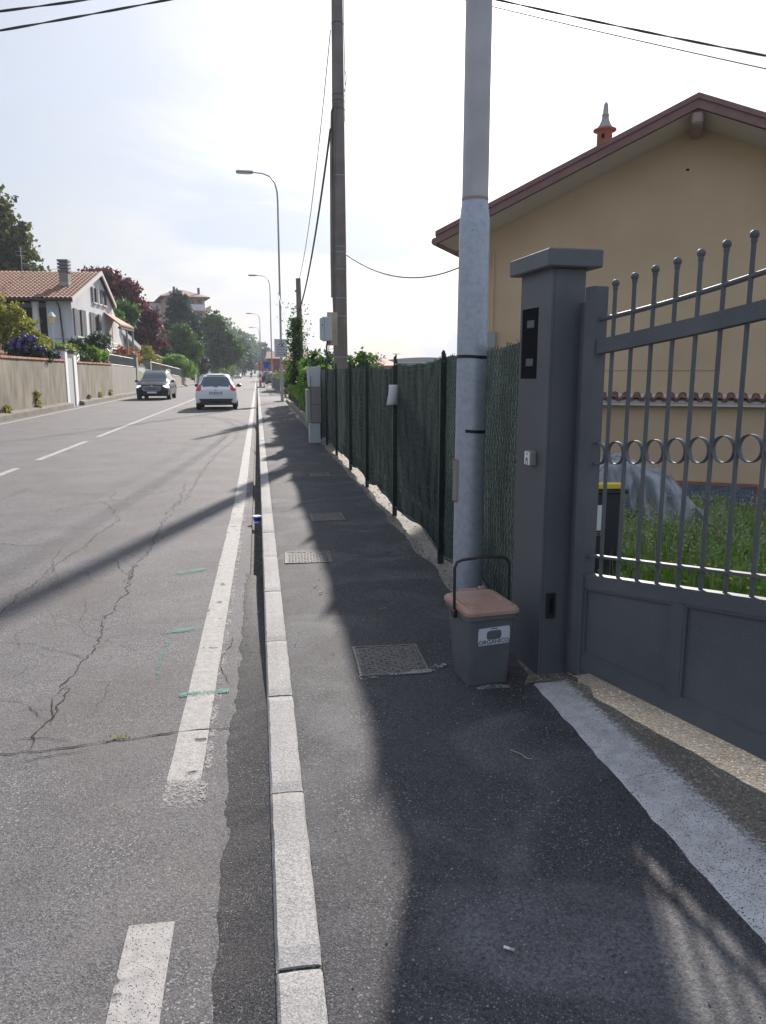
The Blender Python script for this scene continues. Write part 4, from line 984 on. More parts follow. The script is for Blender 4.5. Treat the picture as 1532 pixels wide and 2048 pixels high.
def crown_pts(blobs, nclump, nleaf, rg, cr=.35, hollow=.55, flat=.8):
    """leaf clumps spread over the outer shell of several lobes"""
    rs = np.random.RandomState(rg); out_ = []; vol = [b[1] ** 2 if len(b) < 3 else b[1] * b[2] for b in blobs]; tot = sum(vol)
    for b, v in zip(blobs, vol):
        c = np.array(b[0]); rx = b[1]; rz_ = b[2] if len(b) > 2 else b[1]; k = max(2, int(nclump * v / tot))
        for _ in range(k):
            d = rs.normal(size=3); d /= np.linalg.norm(d); q = hollow + (1 - hollow) * rs.rand() ** .6
            q *= 1 + .22 * noise.noise((d[0] * 2.3 + rg, d[1] * 2.3, d[2] * 2.3))
            cc = c + d * np.array([rx, rx, rz_]) * q; r_ = cr * rs.uniform(.6, 1.3)
            L_ = rs.normal(size=(nleaf, 3)) * r_ * np.array([.55, .55, .55 * flat]); out_ += [tuple(cc + p) for p in L_]
    return out_
def trunk_mb(h, r0, r1, limbs, rg, base=(0, 0, 0)):
    rr = random.Random(rg); m = MB(); pts = []; x = y = 0
    for i in range(6):
        pts.append((base[0] + x, base[1] + y, base[2] - .3 + (h + .3) * i / 5)); x += rr.uniform(-.06, .06) * h * .15; y += rr.uniform(-.06, .06) * h * .15
    m.tube(pts, [r0 + (r1 - r0) * i / 5 for i in range(6)], 8); tip = Vector(pts[-1])
    for l_ in limbs:
        l_ = Vector(l_); st_ = Vector(pts[rr.choice((3, 4))]); mid = st_.lerp(l_, .5) + Vector((rr.uniform(-.1, .1), rr.uniform(-.1, .1), .12)) * h * .3
        m.tube([st_, mid, l_], [r1 * .8, r1 * .5, r1 * .2], 6)
    return m
TSEED = [20]
def tree(name, label, loc, blobs, leaf, nclump=130, nleaf=16, lsize=.22, cr=.5, trunk_h=None, tr=.2, group=None, cat='tree', hollow=.5, elong=1.2, up=0, extra=None, flat=.8):
    TSEED[0] += 1; s = TSEED[0]; t = thing(name, label, cat, loc, 0, group)
    th_ = trunk_h or min(b[0][2] for b in blobs)
    trunk_mb(th_, tr, tr * .6, [(b[0][0] * .8, b[0][1] * .8, b[0][2]) for b in blobs], s).build('trunk', 'bark', t)
    leafmesh('crown', leaf, crown_pts(blobs, nclump, nleaf, s, cr, hollow, flat), lsize, s, t, elong, up=up)
    if extra:
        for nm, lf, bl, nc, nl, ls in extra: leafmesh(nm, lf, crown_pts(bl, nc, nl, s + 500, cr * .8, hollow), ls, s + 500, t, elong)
    return t
def shrub(name, label, loc, blobs, leaf, nclump=60, nleaf=18, lsize=.09, cr=.2, group=None, cat='shrub', flowers=None, elong=1.2, hollow=.4):
    TSEED[0] += 1; s = TSEED[0]; t = thing(name, label, cat, loc, 0, group); h = max(b[0][2] for b in blobs); m = MB(); rr = random.Random(s)
    for i in range(5):
        b = rr.choice(blobs); m.tube([(rr.uniform(-.1, .1), rr.uniform(-.1, .1), -.1), (b[0][0] * .5, b[0][1] * .5, b[0][2] * .5), b[0]], [.025, .018, .008], 5)
    m.build('stems', 'bark', t); leafmesh('foliage', leaf, crown_pts(blobs, nclump, nleaf, s, cr, hollow), lsize, s, t, elong)
    if flowers:
        for mt, cnt, fr in flowers:
            f = MB(); rs = np.random.RandomState(s + 9)
            for _ in range(cnt):
                b = blobs[rs.randint(len(blobs))]; d = rs.normal(size=3); d /= np.linalg.norm(d); d[2] = abs(d[2]) * .9 if rs.rand() < .8 else d[2]; d[1] = -abs(d[1]) if rs.rand() < .7 else d[1]
                rz_ = b[2] if len(b) > 2 else b[1]; c = (b[0][0] + d[0] * b[1] * 1.02, b[0][1] + d[1] * b[1] * 1.02, b[0][2] + d[2] * rz_ * 1.02)
                r_ = fr * rs.uniform(.75, 1.2); o0 = len(f.v); f.sphere(c, r_, 6)
                for q in range(o0, len(f.v)):
                    v = Vector(f.v[q]); k_ = 1 + .22 * noise.noise(v * 31); f.v[q] = tuple(Vector(c) + (v - Vector(c)) * k_)
            f.build('flowers', mt, t)
    return t

# ---------------------------------------------------------------- yard meadow
rs = np.random.RandomState(4)
def blades(name, m, n, xr, yr, hr, wd, lean=.35, z=None, mask=None, rs=rs):
    x = rs.uniform(*xr, n); y = rs.uniform(*yr, n)
    if mask is not None: kk = mask(x, y); x, y = x[kk], y[kk]; n = len(x)
    zb_ = np.array([terrain(a, b) for a, b in zip(x, y)]); h = rs.uniform(*hr, n) * (0.7 + .6 * np.array([noise.noise((a * 1.3, b * 1.3, 0)) * .5 + .5 for a, b in zip(x, y)]))
    an = rs.uniform(0, 6.283, n); ln = rs.uniform(0, lean, n) * h; la = rs.uniform(0, 6.283, n); wx, wy = np.cos(an) * wd, np.sin(an) * wd
    B = np.stack([x, y, zb_], 1); Wv = np.stack([wx, wy, 0 * wx], 1); M1 = B + np.stack([np.cos(la) * ln * .3, np.sin(la) * ln * .3, h * .55], 1); T1 = B + np.stack([np.cos(la) * ln, np.sin(la) * ln, h], 1)
    V = np.stack([B - Wv, B + Wv, M1 + Wv * .7, T1, M1 - Wv * .7], 1).reshape(-1, 3)
    me = bpy.data.meshes.new(name); me.vertices.add(5 * n); me.vertices.foreach_set('co', V.ravel()); me.loops.add(5 * n); me.loops.foreach_set('vertex_index', np.arange(5 * n))
    me.polygons.add(n); me.polygons.foreach_set('loop_start', np.arange(0, 5 * n, 5)); me.polygons.foreach_set('loop_total', np.full(n, 5)); me.materials.append(MATS[m]); me.update()
    o = bpy.data.objects.new(name, me); col.objects.link(o); return tag(o, kind='stuff'), T1
def fmask(x, y):   # the wedge of yard that can be seen through and round the gate
    return (x > .35 * y - .05) & (x > 2.05) & (x - 1.48 > -.26 * (y - 3.3) + .12) & ~((np.hypot(x - 2.33, y - 5.05) < .28)) & ((x - 6.65) * .515 + (y - 11.08) * .857 < -2.3)
blades('tall_grass', 'grass_green', 52000, (1.9, 7.2), (2.4, 10.8), (.10, .34), .0042, mask=fmask)
_, tips = blades('seeding_grass', 'grass_seed', 11000, (2.0, 7.2), (4.6, 10.6), (.22, .50), .0022, mask=fmask, lean=.2)
pt = []
for q in tips[::3]:
    for k_ in range(4): pt.append((q[0] + random.gauss(0, .012), q[1] + random.gauss(0, .012), q[2] - k_ * .018))
o = leafmesh('grass_seed_heads', 'grass_seed', pt, .017, 5); tag(o, kind='stuff')
pt = []
rr = random.Random(6)
for _ in range(5200):
    x = rr.uniform(2.0, 7); y = rr.uniform(3, 10.6)
    if not fmask(np.array([x]), np.array([y]))[0]: continue
    if noise.noise((x * 1.5, y * 1.5, 3)) < -.1: continue
    h = rr.uniform(.05, .33); c = (x, y, terrain(x, y) + h)
    for k_ in range(7): pt.append((c[0] + rr.gauss(0, .035), c[1] + rr.gauss(0, .035), c[2] + rr.gauss(0, .04)))
o = leafmesh('weeds', 'leaf_bright', pt, .036, 6, elong=1.4); tag(o, kind='stuff')
fl = MB()
for _ in range(46):
    x = rr.gauss(3.75, .5); y = rr.gauss(5.2, .45)
    if x < .5 * y or y > 6.2 or y < 4: continue
    c = (x, y, terrain(x, y) + rr.uniform(.16, .30)); fl.lathe([(.003, -.01), (.015, 0), (.013, .006), (.002, .008)], c=c, n=7)
    fl.tube([(x, y, terrain(x, y)), c], .0018, 3, cap=False)
tag(fl.build('dandelions', 'flower_yellow'), kind='stuff')

# ================================================================ RIGHT SIDE, FAR
# hedge with ivy post, kerb and wire fence
def lump(x0, x1, y0, y1, z0, z1, n, rg, lean=0):
    rs_ = np.random.RandomState(rg); out_ = []
    for _ in range(n):
        f = rs_.randint(4); x, y, z = rs_.uniform(x0, x1), rs_.uniform(y0, y1), rs_.uniform(z0, z1)
        if f == 0: x = x0 + rs_.rand() * .12
        elif f == 1: z = z1 - rs_.rand() * .15
        elif f == 2: y = y0 + rs_.rand() * .15
        k_ = 1 + .0; x += .16 * noise.noise((y * 1.2, z * 2, rg)); z += .18 * noise.noise((y * .8, x * 2, rg + 3)) * ((z - z0) / (z1 - z0))
        out_.append((x, y, z))
    return out_
hg = thing('hedge', 'leafy laurel hedge growing over the pavement beyond the utility boxes', 'hedge', (1.9, 20, .05))
pts = lump(1.45, 2.6, 17.4, 23.5, .15, 1.50, 7000, 3) + lump(1.6, 2.6, 23.5, 36, .1, 1.75, 8000, 4)
leafmesh('foliage', 'leaf_mid', [(p[0] - 1.9, p[1] - 20, p[2] - .05) for p in pts], .075, 3, hg, 1.4)
pts = lump(1.36, 1.7, 17.4, 25, .5, 1.66, 5200, 5) + lump(1.42, 1.8, 25, 36, .6, 1.9, 4600, 6)
leafmesh('lit_leaves', 'leaf_bright', [(p[0] - 1.9, p[1] - 20, p[2] - .05) for p in pts], .08, 8, hg, 1.4)  # brighter leaf colour on the hedge front stands in for sunlight
m_ = MB(); 
for i in range(24): m_.tube([(-.3 + rr.uniform(0, .5), -2.4 + i * .75, 0), (-.3 + rr.uniform(0, .4), -2.4 + i * .75 + .1, 1.2)], .015, 5)
m_.build('stems', 'bark', hg)
kf_ = thing('low_wire_fence', 'low wire fence on a concrete kerb at the foot of the hedge', 'fence', (1.42, 17, .08))
m_ = MB(); m_.box(1.36, 1.50, 17.3, 23, 0, .26, b=.01); m_.box(1.44, 1.58, 23, 40, 0, .22, b=.01); m_.build('kerb', 'wall_light', kf_, world=True)
for y in (17.6, 20.0, 22.4, 25, 28, 31, 35, 38.6): m_ = MB(); m_.box(1.42 + (.08 if y > 23 else 0), 1.45 + (.08 if y > 23 else 0), y, y + .03, .2, 1.15); m_.build('post', 'lamp_metal', kf_, world=True)
m_ = MB()
for i in range(70): y = 17.6 + i * .3; m_.tube([(1.43 + (.08 if y > 23 else 0), y, .2), (1.43 + (.08 if y > 23 else 0), y, 1.05)], .003, 3, cap=False)
for z in (.3, .55, .8, 1.05): m_.tube([(1.43, 17.6, z), (1.43, 23, z), (1.51, 23.1, z), (1.51, 38.6, z)], .003, 3)
m_.build('wire', 'wire_dark', kf_, world=True)
ip_ = thing('ivy_post', 'concrete post overgrown with ivy, its bare tip above the hedge', 'post', (1.52, 28, .05))
m_ = MB(); m_.tube([(.06, 0, -.1), (.0, 0, 4.75)], [.12, .085], 12); m_.tube([(-.12, 0, 4.32), (0, 0, 4.32)], .04, 6); m_.build('shaft', 'concrete_pole', ip_)
rs_ = np.random.RandomState(12); pts = []
for _ in range(4600):
    z = 1.1 + 2.3 * rs_.rand() ** 1.35; a = rs_.uniform(0, 6.283); r_ = (.08 + .34 * rs_.rand() ** 1.8) * (1 - .5 * (z - 1.2) / 2.5) * (1.1 + .9 * noise.noise((z * 2.5, a, 0))); pts.append((r_ * math.cos(a) - .13, r_ * math.sin(a) - .05, z))
for _ in range(330): z = rs_.uniform(2.0, 3.9); pts.append((rs_.normal() * .24 - .04, rs_.normal() * .2, z))
leafmesh('ivy', 'leaf_mid', pts, .06, 12, ip_, 1.1)
m_ = MB()
for i in range(7): a = rr.uniform(0, 6.28); m_.tube([(0, 0, 2.2 + i * .2), (.25 * math.cos(a), .2 * math.sin(a), 2.4 + i * .2), (.42 * math.cos(a), .3 * math.sin(a), 2.25 + i * .2)], .005, 4)
m_.build('tendrils', 'bark', ip_)
shrub('garden_shrub', 'dense evergreen shrub showing above the net fence on both sides of the concrete pole', (2.0, 19.4, -.2), [((-.55, 0, 1.75), .38, .45), ((-.05, .2, 1.75), .45, .5), ((.55, .1, 1.75), .42, .48), ((.25, .3, 1.2), .8, .7)], 'leaf_mid', 190, 26, .075, .16)
shrub('distant_shrub', 'hazy grey green shrub between ivy post and evergreen shrub', (2.3, 36, -.3), [((0, 0, 1.6), .9, .8), ((.9, .5, 1.7), .8, .7)], 'leaf_olive', 110, 16, .12, .3)
shrub('distant_shrub', 'small treetop just over the net between two fence posts', (9.3, 60, 0), [((0, 0, 2.2), .6, .7)], 'leaf_olive', 30, 14, .12, .3)
# low far buildings over the net
bd_ = thing('far_house', 'distant low house with hipped orange roof, tip seen above the net', 'house', (9.0, 62, -1), R(-10))
m_ = MB(); m_.box(-2.2, 2.2, 0, 5, -1, 3.1); m_.build('wall', 'white_house', bd_)
m_ = MB(); m_.add([(-2.6, -.4, 3.1), (2.6, -.4, 3.1), (2.6, 5.4, 3.1), (-2.6, 5.4, 3.1), (-.9, 2.5, 3.75), (.9, 2.5, 3.75), (-2.6, -.4, 3.0), (2.6, -.4, 3.0)], [(0, 1, 5, 4), (1, 2, 5), (2, 3, 4, 5), (3, 0, 4), (6, 7, 1, 0)]); m_.build('roof', 'clay_orange', bd_)
bd_ = thing('far_hangar', 'long pale grey industrial roof, far off over the net', 'industrial building', (17.5, 80, -1), R(-9))
m_ = MB(); m_.box(-6, 6, 0, 14, -1, 3.55); m_.build('wall', 'grey_wall', bd_)
m_ = MB(); vs = []
for i in range(13): x = -6.2 + 12.4 * i / 12; z = 3.56 + .55 * math.sin(math.pi * i / 12); vs += [(x, -.3, z), (x, 14.3, z)]
m_.add(vs, [(2 * i, 2 * i + 2, 2 * i + 3, 2 * i + 1) for i in range(12)] + [tuple(range(0, 26, 2))]); m_.build('roof', 'grey_wall', bd_)
m_ = MB(); m_.box(-3.2, -3.0, .5, .7, 4.1, 4.5); m_.box(-3.5, -2.7, .55, .65, 4.45, 4.5); m_.build('vent', 'lamp_metal', bd_)

# notice board on the lamp pole
nb = thing('notice_board', 'grey dog waste notice with black pictogram on the lamp pole', 'sign', (1.205, 39.45, 2.75), R(2))
m_ = MB(); m_.box(-.31, .31, 0, .012, -.44, .44, b=.004); m_.build('panel', 'sign_back', nb)
m_ = MB(); m_.box(-.24, .24, .02, .05, .15, .19); m_.box(-.24, .24, .02, .05, -.19, -.15); m_.build('bracket', 'lamp_metal', nb)
m_ = MB()
def pol(pl, y=-.002): m_.add([(x, y, z) for x, z in pl], [tuple(range(len(pl)))])
pol([(-.11, .13), (-.03, .17), (.03, .26), (.0, .28), (-.05, .20), (-.12, .17)]); pol([(.02, .10), (.10, .09), (.12, .20), (.07, .25), (.04, .18)]); pol([(.02, .30), (.05, .28), (.07, .34), (.03, .35)]); pol([(.02, .38), (.05, .41), (.06, .38), (.03, .36)])
m_.build('pictogram', 'ink', nb)
m_ = MB(); rr2 = random.Random(2)
for z in (.035, -.10, -.22, -.345):
    x = -.21 + rr2.uniform(0, .03)
    while x < .19: w2 = rr2.uniform(.03, .075); m_.add([(x, -.002, z), (min(x + w2, .21), -.002, z), (min(x + w2, .21), -.002, z + .04), (x, -.002, z + .04)], [(0, 1, 2, 3)]); x += w2 + .014
m_.build('lettering', 'cable_grey', nb)
# railing beside the far pavement
rl = thing('metal_railing', 'grey metal railing panels along the far pavement past the driveway', 'railing', (1.5, 50, .08))
m_ = MB(); A_, B_ = Vector((1.50, 53, .08)), Vector((1.42, 74, .08))
for z in (.12, 1.05): m_.tube([A_ + Vector((0, 0, z)), B_ + Vector((0, 0, z))], .025, 6)
m_.build('rail', 'grey_rail', rl, world=True)
m_ = MB()
for i in range(96): q = A_.lerp(B_, i / 95); m_.tube([q + Vector((0, 0, .12)), q + Vector((0, 0, 1.05))], .012, 4)
m_.build('infill', 'grey_rail', rl, world=True)
for i in range(8): q = A_.lerp(B_, i / 7); m_ = MB(); m_.tube([q, q + Vector((0, 0, 1.1))], .035, 6); m_.build('post', 'grey_rail', rl, world=True)
# P sign
ps = thing('parking_sign', 'blue square parking sign with white P by the orange column', 'sign', (.98, 79, 0))
m_ = MB(); m_.tube([(0, .04, 0), (0, .04, 2.5)], .03, 8); m_.build('post', 'grey_rail', ps)
m_ = MB(); m_.box(-.32, .32, 0, .02, 1.95, 2.6, b=.005); pp_ = m_.build('panel', 'sign_blue', ps)
tm = text_mesh('P', .62); tm.v = [(x, -.004, y + 2.27) for x, y, z in tm.v]; tm.build('lettering', 'sign_white', pp_)
# orange column on a concrete base
oc = thing('orange_column', 'tall orange and white works column standing on a concrete base', 'column', (.30, 77, .08))
m_ = MB(); m_.box(-.30, .5, -.3, .3, -.08, .12, b=.02); m_.build('base', 'wall_light', oc)
for i, z in enumerate((.12, .42, .72, 1.02, 1.32, 1.62, 1.92, 2.22)):
    m_ = MB(); m_.lathe([(.11, z), (.13, z + .05), (.11, z + .24), (.10, z + .295)], n=12); m_.build('barrel_section', 'orange_plastic' if i % 2 or i > 4 or i == 0 else 'sign_white', oc)
m_ = MB(); m_.box(.3, .46, -.1, .1, .12, .5, b=.03); m_.build('ballast', 'sign_white', oc)
# red building, far right
rb = thing('red_house', 'low red walled building past the P sign', 'building', (4.5, 135, 0), R(-4))
m_ = MB(); m_.box(-2.6, 6, 0, 9, 0, 4.0); m_.build('wall', 'red_wall', rb)
m_ = MB(); m_.add([(-3, -.5, 3.9), (6.4, -.5, 3.9), (6.4, 9.5, 3.9), (-3, 9.5, 3.9), (-3, 4.5, 5.2), (6.4, 4.5, 5.2)], [(0, 1, 5, 4), (2, 3, 4, 5), (3, 0, 4), (1, 2, 5)]); m_.build('roof', 'clay_dark', rb)
for x in (-1.5, .5, 2.5): m_ = MB(); m_.box(x, x + .8, -.03, .0, 1.6, 2.9); m_.build('window', 'dark_glass', rb)
rh = thing('roadside_house', 'small pale house with tiled roof half hidden behind notice board and ivy', 'house', (3.2, 62, 0), R(-3))
m_ = MB(); m_.box(-1.0, .9, 0, 8, 0, 2.6); m_.build('wall', 'peach_wall', rh)
m_ = MB(); m_.add([(-1.3, -.4, 2.5), (1.2, -.4, 2.5), (1.2, 8.4, 2.5), (-1.3, 8.4, 2.5), (-1.3, 4, 3.2), (1.2, 4, 3.2)], [(0, 1, 5, 4), (2, 3, 4, 5), (3, 0, 4), (1, 2, 5)]); m_.build('roof', 'clay_dark', rh)
m_ = MB(); m_.box(-.7, -.1, -.03, 0, 1, 2); m_.build('window', 'dark_glass', rh)
shrub('far_bush', 'yellow green bush under the red building', (2.6, 95, 0), [((0, 0, 1.1), 1.0, .9), ((.9, .5, 1), .8)], 'leaf_yellow', 60, 14, .16, .3)
shrub('orange_flowered_shrub', 'shrub with orange blooms leaning through the wire by the notice pole', (1.75, 42, .05), [((0, 0, .6), .45, .6)], 'leaf_olive', 50, 12, .09, .2, flowers=[('clay_orange', 26, .07)])

# ================================================================ LEFT SIDE
def xw(y): return XL(y) - .62
def wall_run(name, label, y0, y1, topf, m, coping=True, foot=True, thick=.28, group=None):
    t = thing(name, label, 'wall', (xw(y0), y0, 0), 0, group); ys_ = rng(y0, y1, 1.0)
    b = MB(); vs = []
    for y in ys_: vs += [(xw(y), y, -.1), (xw(y), y, topf(y)), (xw(y) - thick, y, topf(y)), (xw(y) - thick, y, -.1)]
    b.add(vs, [(i * 4 + j, i * 4 + 4 + j, i * 4 + 4 + (j + 1) % 4, i * 4 + (j + 1) % 4) for i in range(len(ys_) - 1) for j in range(4)] + [(0, 1, 2, 3), tuple(len(vs) - 1 - i for i in range(4))])
    b.build('masonry', m, t, world=True)
    if coping:
        b = MB(); y = y0; rr_ = random.Random(int(y0))
        while y < y1 - .05:
            z = topf(y); b.box(xw(y) - thick - .03, xw(y) + .05 + rr_.uniform(-.008, .008), y + .004, y + .116, z + .002, z + .075 + rr_.uniform(-.006, .006)); y += .12
        b.build('coping', 'coping_brick', t, world=True)
    if foot:
        b = MB(); vs = []
        for y in ys_: h = .20 + .03 * noise.noise((y * .7, 0, 0)); vs += [(xw(y) + .27, y, -.1), (xw(y) + .25, y, h - .03), (xw(y) + .0, y, h + .04), (xw(y) - .01, y, -.1)]
        b.add(vs, [(i * 4 + j, i * 4 + 4 + j, i * 4 + 4 + (j + 1) % 4, i * 4 + (j + 1) % 4) for i in range(len(ys_) - 1) for j in range(4)] + [(0, 1, 2, 3), tuple(len(vs) - 1 - i for i in range(4))])
        b.build('footing', 'wall_footing', t, world=True)
    return t
wall_run('garden_wall', 'nearest stained concrete garden wall with thin brick coping, under the hydrangea', 12, 36.6, lambda y: 2.04, 'wall_stain')
wall_run('garden_wall', 'stained wall stretch with brick coping just past the white gate pillars', 38.9, 48.3, lambda y: 2.0, 'wall_stain')
w3 = wall_run('garden_wall', 'cleaner pale wall carrying an iron railing, above the black car', 48.32, 57.4, lambda y: 2.0 - .012 * (y - 48), 'wall_light', coping=False)
m_ = MB()
for z in (.05, .62): m_.tube([(xw(y) - .1, y, 2.0 - .012 * (y - 48) + z) for y in (48.4, 53, 57.4)], .022, 6)
for i in range(60): y = 48.5 + i * .15; m_.tube([(xw(y) - .1, y, 2.0 - .012 * (y - 48)), (xw(y) - .1, y, 2.62 - .012 * (y - 48))], .012, 4, cap=False)
tag(m_.build('wall_railing', 'grey_rail'), 'short iron railing standing on the pale wall above the black car', 'railing')
# white gate pillars
def gpil(label, y0, y1, h, x0=-.38, num=False):
    t = thing('entrance_pillar', label, 'pillar', (xw(y0), y0, 0)); d = y1 - y0
    m_ = MB(); m_.box(x0, .03, 0, d, -.1, h, b=.01); m_.build('shaft', 'white_plaster', t)
    m_ = MB(); m_.box(x0 - .05, .08, -.05, d + .05, h, h + .07); m_.box(x0 - .02, .05, -.02, d + .02, h + .07, h + .20, b=.05); m_.build('cap', 'wall_footing', t)
    if num:
        m_ = MB(); m_.box(.10, .30, -.012, 0, 1.55, 1.72); n_ = m_.build('house_number', 'sign_blue', t); n_.location.x = -.36
        m_ = MB()
        for a, b_ in ((.13, .18), (.20, .25)): m_.add([(a, -.015, 1.59), (b_, -.015, 1.59), (b_, -.015, 1.68), (a, -.015, 1.68)], [(0, 1, 2, 3)])
        q = m_.build('digits', 'sign_white', n_)
    return t
gpil('taller white plastered gate pillar with brown cap at the end of the near wall', 36.62, 37.05, 2.52)
gpil('white gate pillar with the small blue house number plate', 38.3, 38.88, 2.42, num=True)
gd = thing('entrance_door', 'pale grey solid door set between the white gate pillars', 'door', (xw(37.5) - .02, 37.07, 0))
m_ = MB(); m_.box(-.04, 0, .02, 1.2, -.0, 2.2); m_.build('leaf', 'grey_wall', gd)
m_ = MB(); m_.tube([(.0, .15, 1.05), (.05, .15, 1.05), (.05, .28, 1.05)], .015, 6); m_.build('handle', 'lamp_metal', gd)
ir = thing('stair_handrail', 'white slanting handrail behind the pillar with the house number', 'railing', (xw(39) - .4, 39.4, 1.9))
m_ = MB(); m_.tube([(.2, 0, .15), (.0, 2.0, .55), (-.0, 2.02, .55), (0, 2.02, 0)], .03, 6); m_.tube([(.2, 0, -.05), (.0, 2.0, .35)], .02, 6); m_.tube([(.2, 0, .15), (.2, 0, -.2)], .03, 6); m_.build('rail', 'pale_rail', ir)
bh = thing('bird_house', 'pale mailbox like bird house on a rusty post where the two walls meet', 'bird house', (xw(48) - .15, 48.2, 2.0))
m_ = MB(); m_.box(-.04, .04, -.04, .04, 0, .55); m_.build('post', 'rust', bh)
m_ = MB(); m_.prism([(-.13, .55), (.13, .55), (.13, .78), (0, .95), (-.13, .78)], .25, Matrix.Translation((0, -.12, 0))); m_.build('box', 'beige_board', bh)
# driveway pillars & ramp railings beyond the car
def grey_pillar(label, y, h):
    t = thing('drive_pillar', label, 'pillar', (xw(y), y, 0)); m_ = MB(); m_.box(-.5, .05, 0, .6, -.1, h, b=.01); m_.build('shaft', 'wall_light', t); m_ = MB(); m_.box(-.54, .09, -.04, .64, h, h + .08); m_.build('cap', 'wall_footing', t)
grey_pillar('square grey pillar closing the railed wall', 57.5, 2.7); grey_pillar('wider grey pillar across the drive from the railed wall', 64, 2.5)
mo = thing('garden_gate', 'grey sheet gate between the two grey pillars', 'gate', (xw(60) - .2, 58.12, 0)); m_ = MB(); m_.box(-.05, 0, 0, 5.85, .05, 2.0); m_.build('leaf', 'grey_wall', mo)
m_ = MB()
for z in (.08, 1.95): m_.box(-.07, .02, 0, 5.85, z, z + .06)
m_.build('frame', 'grey_rail', mo)
def railrun(label, pts, h, m='grey_rail', sp=.25):
    t = thing('sloping_railing', label, 'railing', pts[0]); b = MB()
    for z in (h, .08): b.tube([(p[0], p[1], p[2] + z) for p in pts], .03, 6)
    for a, c in zip(pts, pts[1:]):
        a, c = Vector(a), Vector(c); n = int((c - a).length / sp)
        for i in range(n + 1): q = a.lerp(c, i / n); b.tube([q + Vector((0, 0, .08)), q + Vector((0, 0, h))], .014, 4, cap=False)
    b.build('rail', m, t, world=True); return t
railrun('railing falling along the wall top behind the black car', [(xw(65) - .1, 65, 1.55), (xw(84) - .1, 84, 1.10), (xw(99) - .1, 99, .62)], .85)
railrun('upper garden railing on the bank above the sloping railing', [(xw(62) - 2.5, 62, 3.0), (xw(80) - 2.2, 80, 2.7), (xw(90) - 2, 92, 2.1)], .85)
wall_run('rubble_wall', 'rough rubble wall getting lower, beyond the grey pillars', 64.7, 103, lambda y: float(np.interp(y, [64, 84, 99, 103], [1.56, 1.10, .62, .55])), 'wall_rubble', coping=False, thick=.35)
for i, (y0, y1, h) in enumerate([(103.5, 109, 1.8), (109.5, 122, 2.0)]):
    t = thing('panel_fence', ['darker panel fence start with thin posts', 'brown and grey panel fence before the ramp'][i], 'fence', (xw(y0), y0, 0)); m_ = MB(); m_.box(-.08, 0, 0, y1 - y0, -.1, h); m_.build('panel', 'wall_light' if i else 'grey_wall', t)
    for q in range(int((y1 - y0) / 2) + 1): m_ = MB(); m_.box(-.1, .05, q * 2, q * 2 + .12, -.1, h + .15); m_.build('post', 'shade_wood', t)
rmp = MB(); rmp.add([(xw(122), 122, 0), (xw(136), 136, 0), (-19, 165, 5.2), (-22, 150, 5.2)], [(0, 1, 2, 3)]); struct(rmp.build('side_road', 'road'))
railrun('dark fence of slats running on past the ramp', [(xw(138), 138, 0), (xw(170), 170, 0)], 2.1, 'shade_wood', .8)
wall_run('far_wall', 'long low pale wall in the distance before the bend', 171, 235, lambda y: 1.6, 'wall_light', coping=False, foot=False)
# weeds at the wall foot
for (px_, py_, Y_, h, lb) in [(72, 800, 31.5, .65, 'tall lone yellow green weed growing from the foot of the near wall'), (28, 808, 27.6, .3, 'small dry weed at the foot of the wall near the frame edge'), (170, 795, 41, .22, 'low weed tuft past the numbered pillar'), (193, 790, 44, .3, 'weed tuft on the footing mid wall'), (220, 785, 47.3, .35, 'brownish weeds where the two wall colours meet')]:
    t = thing('weed', lb, 'weed', (xw(Y_) + .05, Y_, .2)); leafmesh('foliage', 'leaf_yellow' if h > .25 else 'leaf_olive', [(random.gauss(0, .05), random.gauss(0, .12), random.random() * h) for _ in range(int(180 * h))], .07, 3, t, 2)

# white villa ------------------------------------------------------
HRZ = R(5)
vl = thing('white_villa', 'white villa with big tiled roof, dark shutters and striped chimney above the garden wall', 'house', (-10.9, 50.3, 0), -HRZ)
# local: x toward the road (+), y along the road
ye, ya, yf, yx = 0, 6.7, 11.4, 9.95          # eave, apex, far lower eave positions along the gable
EZ, AZ = 5.95, 8.30
def rz_(y): return EZ + (AZ - EZ) * y / ya if y <= ya else AZ - (y - ya) * .60
base = 2.2
m_ = MB(); gx = -.28
prof = [(.55, base), (.55, rz_(.55) - .15), (ya, AZ - .18), (9.5, rz_(9.5) - .15), (9.5, base)]
m_.add([(gx, y, z) for y, z in prof] + [(gx - 16, y, z) for y, z in prof], [(4, 3, 2, 1, 0), (5, 6, 7, 8, 9), (3, 4, 9, 8)])
# long wall with recessed loggia: wall pieces at y=.55 and the recess back
m_.add([(gx, .55, base), (gx - 1.5, .55, base), (gx - 1.5, .55, 5.9), (gx, .55, 5.9)], [(0, 1, 2, 3)])
m_.add([(gx - 1.5, .55, base), (gx - 1.5, 2.6, base), (gx - 1.5, 2.6, 5.9), (gx - 1.5, .55, 5.9)], [(0, 1, 2, 3)])
m_.add([(gx - 1.5, 2.6, base), (gx - 16, 2.6, base), (gx - 16, 2.6, 5.9), (gx - 1.5, 2.6, 5.9)], [(0, 1, 2, 3)])
m_.build('wall', 'white_house', vl)
m_ = MB()
for a, b_ in ((0, ya), (ya, yx)):
    za, zb_ = rz_(a), rz_(b_)
    m_.add([(0, a, za), (0, b_, zb_), (-17, b_, zb_), (-17, a, za), (0, a, za - .14), (0, b_, zb_ - .14), (-17, b_, zb_ - .14), (-17, a, za - .14)], [(0, 1, 2, 3), (7, 6, 5, 4), (0, 4, 5, 1), (2, 6, 7, 3), (3, 7, 4, 0)])
rfo = m_.build('roof', 'shade_wood', vl)
m_ = MB()
nrow = 17; x = -.02
